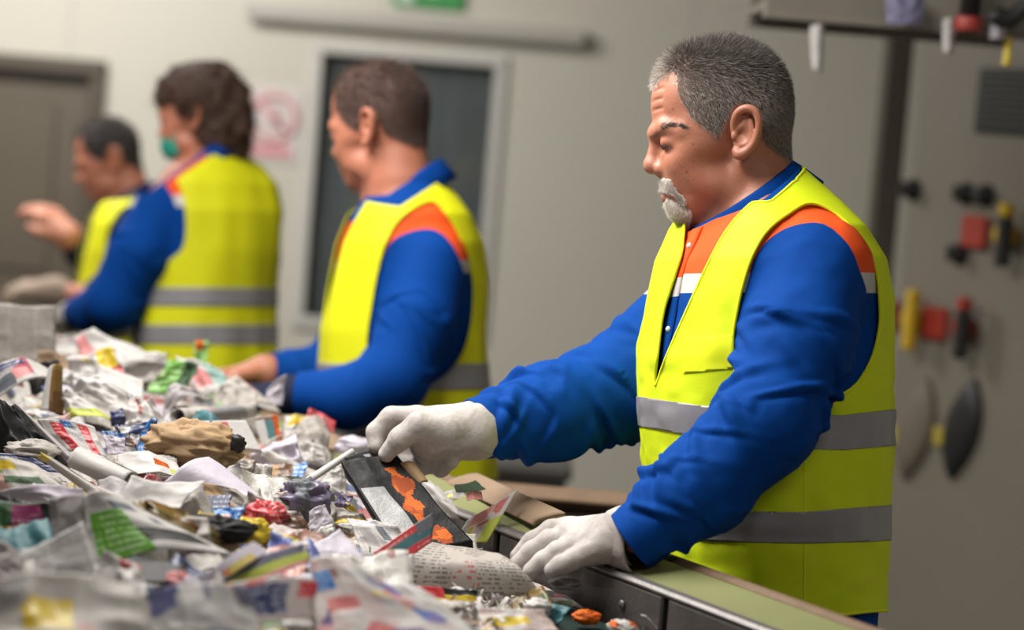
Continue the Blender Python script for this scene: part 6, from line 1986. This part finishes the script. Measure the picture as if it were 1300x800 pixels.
    L('flyer', 'dark purple torn flyer at the left corner of the black package', 'flyer', [(412, 620), (446, 628), (440, 656), (414, 646)], PM['purple'], 0.5, crumple=0.010, group=G)
    L('receipt', 'white sheet with grey printed pictures below the black package', 'paper', [(440, 656), (500, 664), (540, 706), (460, 704)], PM['white_text'], 0.7, layout=[(0.15, 0.3, 0.35, 0.75, PM['grey']), (0.5, 0.2, 0.7, 0.6, PM['slate']), (0, 0, 0.5, 0.2, PM['lilac'])], crumple=0.006, group=G); K(485, 685, 'the grey-picture sheet')
    L('paper_sheet', 'blank white sheet lying left of the red and teal card', 'paper', [(398, 690), (432, 672), (478, 728), (420, 736)], PM['lilac'], 0.9, crumple=0.003, group=G); K(432, 705, 'the blank white sheet')
    # the black package in the glove
    ORANGE_BLOBS = [(0.68 + 0.07 * math.sin(7 * t) - w_, t, 0.68 + 0.07 * math.sin(7 * t) + w_ * 1.2, t + 0.026, PM['orange']) for t in np.arange(0.12, 0.97, 0.025) for w_ in (0.10 + 0.05 * math.sin(23 * t + 1),)]
    d = 3.425                                  # pinched between thumb and fingers, resting on the heap
    blk = leaf('package', 'glossy black package with silver label and orange pattern held by the glove', 'package', [(432, 586), (500, 574), (598, 686), (505, 704)], PM['black'], 0.75, d=d,
               layout=ORANGE_BLOBS + [(0.06, 0.30, 0.46, 0.86, PM['silver'])], crumple=0.003, thick=0.018, n=40)
    K(510, 640, 'the black package')
    C = [lay(x, y, dd) for (x, y, dd) in ((436, 580, d + 0.13), (492, 569, d + 0.15), (520, 598, d + 0.13), (470, 604, d + 0.115))]
    fl = paper('top_flap', None, None, C, PM['black'], [(0.35, 0.15, 0.95, 0.25, PM['silver']), (0.35, 0.45, 0.9, 0.52, PM['silver']), (0.4, 0.7, 0.8, 0.76, PM['silver'])], bend=0.006, thick=0.002)
    fl.parent = blk; fl.matrix_parent_inverse = Matrix.Identity(4); fl.location = (Vector(fl.location) - Vector(blk.location))
    L('paper_scrap', 'torn white paper along the right side of the black package', 'paper', [(522, 604), (556, 616), (600, 668), (570, 656)], PM['white'], 0.6, bend=0.006, crumple=0.006, group=G); K(565, 632, 'the torn white paper')
    L('cardboard_disc', 'small round tan cardboard piece below the gripping glove', 'cardboard', [(508, 588), (526, 586), (544, 610), (530, 616)], PM['kraft'], 0.5, d=d + 0.08, bend=0.006, thick=0.004)
    # in front of the package
    L('card', 'red edged card with teal middle strip below the black package', 'card', [(458, 712), (552, 650), (549, 688), (474, 738)], PM['red'], 0.35, skew=0.1, d=heap_hit(510, 738, 0.02) + 0.03, layout=[(0.22, 0.28, 1, 0.68, PM['teal']), (0.75, 0.0, 1, 0.45, PM['slate'])], bend=0.008, group=G); K(505, 695, 'the red and teal card')
    L('newspaper_sheet', 'large folded newspaper with red columns in front of the resting glove', 'newspaper', [(548, 686), (634, 700), (692, 757), (488, 750)], PM['news_near'], 0.6, layout=[(0.40, 0.36, 0.60, 0.85, PM['red_text'])], bend=0.022, bend_dir='v', crumple=0.0025, group=G); K(590, 722, 'the large folded newspaper')
    L('flyer', 'flyer with yellow edge and red blot under the large folded newspaper', 'flyer', [(528, 744), (606, 750), (604, 764), (540, 762)], PM['yellow'], 0.5, layout=[(0, 0, 0.4, 0.8, PM['red']), (0.4, 0, 1, 0.5, PM['black'])], crumple=0.004, group=G)
    L('flyer', 'pointed flyer in coral, pink and lime leaning on the rail', 'flyer', [(592, 662), (658, 620), (618, 688), (574, 692)], PM['white'], 0.1, d=heap_hit(590, 692, 0.0) - 0.06, layout=[(0.12, 0.0, 0.55, 0.42, PM['pink']), (0.55, 0.05, 0.85, 0.5, PM['red_white']), (0.25, 0.45, 0.7, 1, PM['flyer_d']), (0.7, 0.5, 1, 1, PM['lime'])], bend=-0.006, group=G); K(610, 660, 'the pointed flyer')
    L('paper_scrap', 'crumpled white tissue between pointed flyer and folded newspaper', 'paper', [(556, 688), (590, 690), (620, 702), (570, 700)], PM['white'], 0.7, crumple=0.012, group=G)

    # --- blurred foreground
    L('newspaper_sheet', 'blurred grey newspaper with yellow blot at the bottom left corner', 'newspaper', [(-60, 742), (176, 738), (196, 830), (-60, 830)], PM['newsprint_pale'], 0.9, layout=[(0.36, 0.3, 0.62, 0.8, PM['yellow']), (0.2, 0.1, 0.4, 0.4, PM['flyer_b'])], bend=0.02, crumple=0.012, group=G); K(80, 775, 'the yellow-blotted newspaper')
    L('flyer', 'blurred white flyer with navy and red prints at the bottom', 'flyer', [(168, 757), (312, 744), (336, 806), (176, 812)], PM['flyer_b'], 0.7, layout=[(0.0, 0.3, 0.4, 0.8, PM['flyer_b']), (0.55, 0.3, 1, 0.9, PM['flyer_a'])], bend=0.02, crumple=0.008, group=G); K(245, 775, 'the bottom navy-red flyer')
    L('flyer', 'blurred flyer with dark navy lettering panel, bottom centre', 'flyer', [(282, 742), (402, 732), (396, 786), (276, 796)], PM['flyer_e'], 0.5, layout=[(0.02, 0.12, 0.72, 0.85, PM['navy']), (0.8, 0.1, 1, 0.5, PM['red'])], bend=0.01, group=G); K(335, 765, 'the navy lettering flyer')
    L('flyer', 'blurred white flyer with orange and blue prints, bottom centre', 'flyer', [(392, 708), (466, 724), (602, 806), (404, 816)], PM['flyer_e'], 0.8, layout=[(0.05, 0.05, 0.35, 0.3, PM['flyer_d']), (0.02, 0.2, 0.25, 0.4, PM['blue']), (0.5, 0.1, 0.85, 0.35, PM['flyer_b']), (0.15, 0.5, 0.75, 0.9, PM['red_white'])], bend=0.02, crumple=0.005, group=G); K(480, 760, 'the orange and blue flyer')
    L('paper_sheet', 'blurred white sheet sloping to the bottom edge right of centre', 'paper', [(490, 742), (548, 752), (618, 812), (520, 812)], PM['white'], 0.9, bend=0.015, crumple=0.005, group=G)
    L('magazine', 'slanting magazine with slate and lime stripes in the blurred foreground', 'magazine', [(236, 742), (384, 688), (394, 712), (296, 758)], PM['slate'], 0.5, layout=[(0.0, 0.45, 1, 0.8, PM['lime']), (0.0, 0.8, 1, 1, PM['pink']), (0.5, 0, 1, 0.25, PM['purple'])], bend=0.01, group=G); K(315, 725, 'the slate and lime magazine')
    L('paper_strip', 'pale blue white strip slanting left of the slate and lime magazine', 'paper', [(244, 744), (322, 686), (340, 700), (268, 752)], PM['lilac'], 0.5, layout=[(0.3, 0.5, 0.8, 1, PM['flyer_d'])], bend=0.01, group=G)
    crumple_ball('paper_scrap', 'small pink crumpled scrap left of the slate and lime magazine', 'paper', lay(226, 738, heap_hit(226, 746, 0.01)), (0.016, 0.014, 0.012), PM['pink'], G, 52, detail=18)
    L('flyer', 'yellow and red printed strip at the bottom edge right of centre', 'flyer', [(606, 772), (690, 776), (712, 800), (612, 806)], PM['flyer_d'], 0.8, layout=[(0.1, 0.3, 0.7, 0.7, PM['yellow'])], crumple=0.006, group=G)
    crumple_ball('paper_ball', 'small white paper ball among shreds near the belt', 'paper', lay(684, 772, heap_hit(684, 786, 0.012)), (0.018, 0.015, 0.013), PM['white'], G, 61, detail=22)
    crumple_ball('wrapper', 'orange and white crumpled wrapper at the bottom edge of the belt', 'wrapper', lay(790, 797, heap_hit(790, 806, 0.012)), (0.020, 0.018, 0.010), [PM['orange'], PM['white']], G, 62, detail=22)
    crumple_ball('film_scrap', 'clear crumpled film under the resting glove\'s fingertips', 'film', lay(716, 741, heap_hit(716, 752, 0.012)), (0.022, 0.02, 0.008), PM['grey'], G, 63, detail=22)
    # bits lying on the rail
    def on_rail(px, py, z=RAIL_Z + 0.034):
        r = ray(px, py); t = (z - CAM_POS[2]) / r[2]; return CAM_POS + r * t
    C = [on_rail(566, 612, RAIL_Z + 0.020), on_rail(606, 600, RAIL_Z + 0.046), on_rail(716, 650, RAIL_Z + 0.046), on_rail(672, 664, RAIL_Z + 0.020)]
    paper('cardboard', 'brown cardboard panel lying on top of the rail behind the pointed flyer', 'cardboard', C, PM['cardboard'], bend=0.004, thick=0.006)
    K(640, 630, 'the rail cardboard')
    C = [on_rail(578, 616, RAIL_Z + 0.062), on_rail(604, 610, RAIL_Z + 0.066), on_rail(618, 622, RAIL_Z + 0.05), on_rail(580, 626, RAIL_Z + 0.048)]
    paper('card', 'small pale blue card on the rail cardboard', 'card', C, PM['mint'], bend=0.004)
    C = [on_rail(592, 626, RAIL_Z + 0.050), on_rail(612, 624, RAIL_Z + 0.050), on_rail(614, 634, RAIL_Z + 0.046), on_rail(594, 635, RAIL_Z + 0.046)]
    paper('paper_scrap', 'coral scrap in front of the small pale blue card', 'paper', C, PM['pink'], bend=0.003, crumple=0.002)
    dd = heap_hit(574, 640, 0.02)
    leaf('paper_scrap', 'twisted yellow and white strip where heap meets the rail', 'paper', [(552, 632), (588, 622), (592, 632), (556, 644)], PM['white'], 0.6, d=dd, layout=[(0, 0.3, 0.6, 0.7, PM['yellow'])], bend=0.012, crumple=0.004)
    shreds()


def shreds():
    """thin paper strips from a shredder near the open belt"""
    rng = random.Random(77)
    b = MB()
    for k in range(150):
        px = rng.gauss(628, 46) if k < 100 else rng.uniform(470, 620); py = rng.uniform(752, 800) if k < 100 else rng.uniform(660, 720)
        if px > 672: continue
        if k >= 146: px, py = rng.uniform(680, 820), rng.uniform(788, 812)
        d = heap_hit(px, py, 0.010)
        p = lay(px, py, d)
        if BN @ p - BO > -0.02: continue
        a = rng.uniform(0, 2 * PI); L = rng.uniform(0.015, 0.05); c = rng.uniform(-0.6, 0.6)
        pts = []
        for t in np.linspace(0, 1, 6):
            pts.append(p + np.array([math.cos(a + c * t), math.sin(a + c * t), 0]) * L * t + np.array([0, 0, 0.012 * math.sin(PI * t + k) + 0.004]))
        w = rng.uniform(0.0012, 0.003); V = []
        for q in pts: V += [q + np.array([-math.sin(a), math.cos(a), 0.4]) * w, q - np.array([-math.sin(a), math.cos(a), 0.4]) * w]
        V2 = [v + np.array([0, 0, 0.0006]) for v in V]
        F = []
        for i in range(5): F += [(2 * i, 2 * i + 1, 2 * i + 3, 2 * i + 2), (12 + 2 * i, 12 + 2 * i + 2, 12 + 2 * i + 3, 12 + 2 * i + 1), (2 * i, 2 * i + 2, 12 + 2 * i + 2, 12 + 2 * i), (2 * i + 1, 12 + 2 * i + 1, 12 + 2 * i + 3, 2 * i + 3)]
        b.add(V + V2, F)
    o = b.build('paper_shreds', PM['white'], smooth=False, uv=[(0, 0)] * len(b.V))
    tag(o, 'loose white paper shreds scattered between heap and open belt', 'shreds', kind='stuff')


def fillers(n=130):
    """the many smaller pieces between the ones above"""
    rng = random.Random(2024)
    kinds = [('newspaper_scrap', 'torn newspaper scrap', 'newspaper', ['newsprint', 'newsprint_pale']), ('flyer_scrap', 'torn flyer', 'flyer', ['flyer_a', 'flyer_b', 'flyer_c', 'flyer_d', 'red_white']),
             ('paper_scrap', 'torn sheet', 'paper', ['white', 'lilac', 'white_text', 'grey', 'grey']), ('crumpled_paper', 'crumpled paper', 'paper', ['white', 'newsprint_pale', 'flyer_b', 'lilac', 'flyer_a']),
             ('card_scrap', 'bent card', 'card', ['black', 'slate', 'navy', 'cardboard', 'olive', 'red', 'teal']), ('wrapper_scrap', 'small wrapper', 'wrapper', ['red', 'yellow', 'blue', 'orange', 'green', 'magenta', 'purple'])]
    words = dict(newsprint='grey', newsprint_pale='pale', flyer_a='multicoloured', flyer_b='blue and pink', flyer_c='green and ochre', flyer_d='orange and yellow', red_white='red and white', white='white',
                 lilac='lilac white', white_text='printed white', grey='dull grey', black='glossy black', slate='slate', navy='navy', cardboard='brown', olive='olive', red='red', teal='teal', yellow='yellow', blue='blue',
                 orange='orange', green='green', magenta='magenta', purple='purple')
    used = set()
    region = [(-10, 470), (90, 470), (200, 485), (330, 505), (430, 560), (480, 600), (560, 655), (600, 700), (690, 752), (770, 800), (-10, 805)]
    k = 0; tries = 0
    wts = [26, 28, 26, 22, 20, 16]
    while k < n and tries < 4000:
        tries += 1
        px, py = rng.uniform(0, 780), rng.uniform(470, 800)
        if poly_sd(region, np.array([px]), np.array([py]))[0] > -2 or (px > 590 and py < 766) or (425 < px < 620 and 560 < py < 716): continue
        nm, phrase, cat, ms = rng.choices(kinds, wts)[0]
        m = rng.choice(ms)
        # name it by the nearest landmark and where it lies from that
        lab = None
        for (lx, ly, ph) in sorted(KNOWN, key=lambda q: (q[0] - px) ** 2 + ((q[1] - py) * 1.5) ** 2)[:5]:
            dx, dy = px - lx, py - ly
            rel = ('right of' if dx > 0 else 'left of') if abs(dx) > 1.3 * abs(dy) else ('in front of' if dy > 0 else 'behind')
            lab = f'{words[m]} {phrase} {rel} {ph}'
            if lab not in used and 4 <= len(lab.split()) <= 16: break
            lab = None
        if lab is None: continue
        used.add(lab); k += 1
        sz = rng.uniform(24, 62) * (0.75 + 0.5 * (py - 470) / 330)
        d = heap_hit(px, py, 0.006)
        if nm in ('crumpled_paper', 'wrapper_scrap'):
            r = sz * 0.36 * d / FPX * (1.0 if nm == 'crumpled_paper' else 0.6)
            crumple_ball(nm, lab, cat, lay(px, py, d) + np.array([0, 0, r * 0.25]), (r * rng.uniform(0.9, 1.3), r, r * rng.uniform(0.45, 0.75)), PM[m], 'small pieces between the larger waste paper', k, detail=22)
        else:
            a = rng.uniform(-0.5, 0.5); w, h = sz * rng.uniform(0.8, 1.5), sz * rng.uniform(0.45, 0.85)
            ca, sa = math.cos(a), math.sin(a)
            q = [(px + x * ca - y * sa + rng.uniform(-6, 6), py + x * sa + y * ca + rng.uniform(-6, 6)) for x, y in ((-w / 2, -h), (w / 2, -h), (w / 2, 0), (-w / 2, 0))]
            leaf(nm, lab, cat, q, PM[m], rng.uniform(0.4, 1.3), rng.uniform(-0.4, 0.4), 0.002, d=d, bend=rng.uniform(-0.012, 0.02), bend_dir=rng.choice('uv'), crumple=rng.uniform(0.003, 0.013), n=14, thick=0.0007 if cat != 'card' else 0.002,
                 group='small pieces between the larger waste paper', seed=k)
# ------------------------------------------------------------------ build everything: structure first, then the figures, then the heap
paper_materials()
room()
conveyor()
man_front()
men_behind()
heap()
items()
fillers()
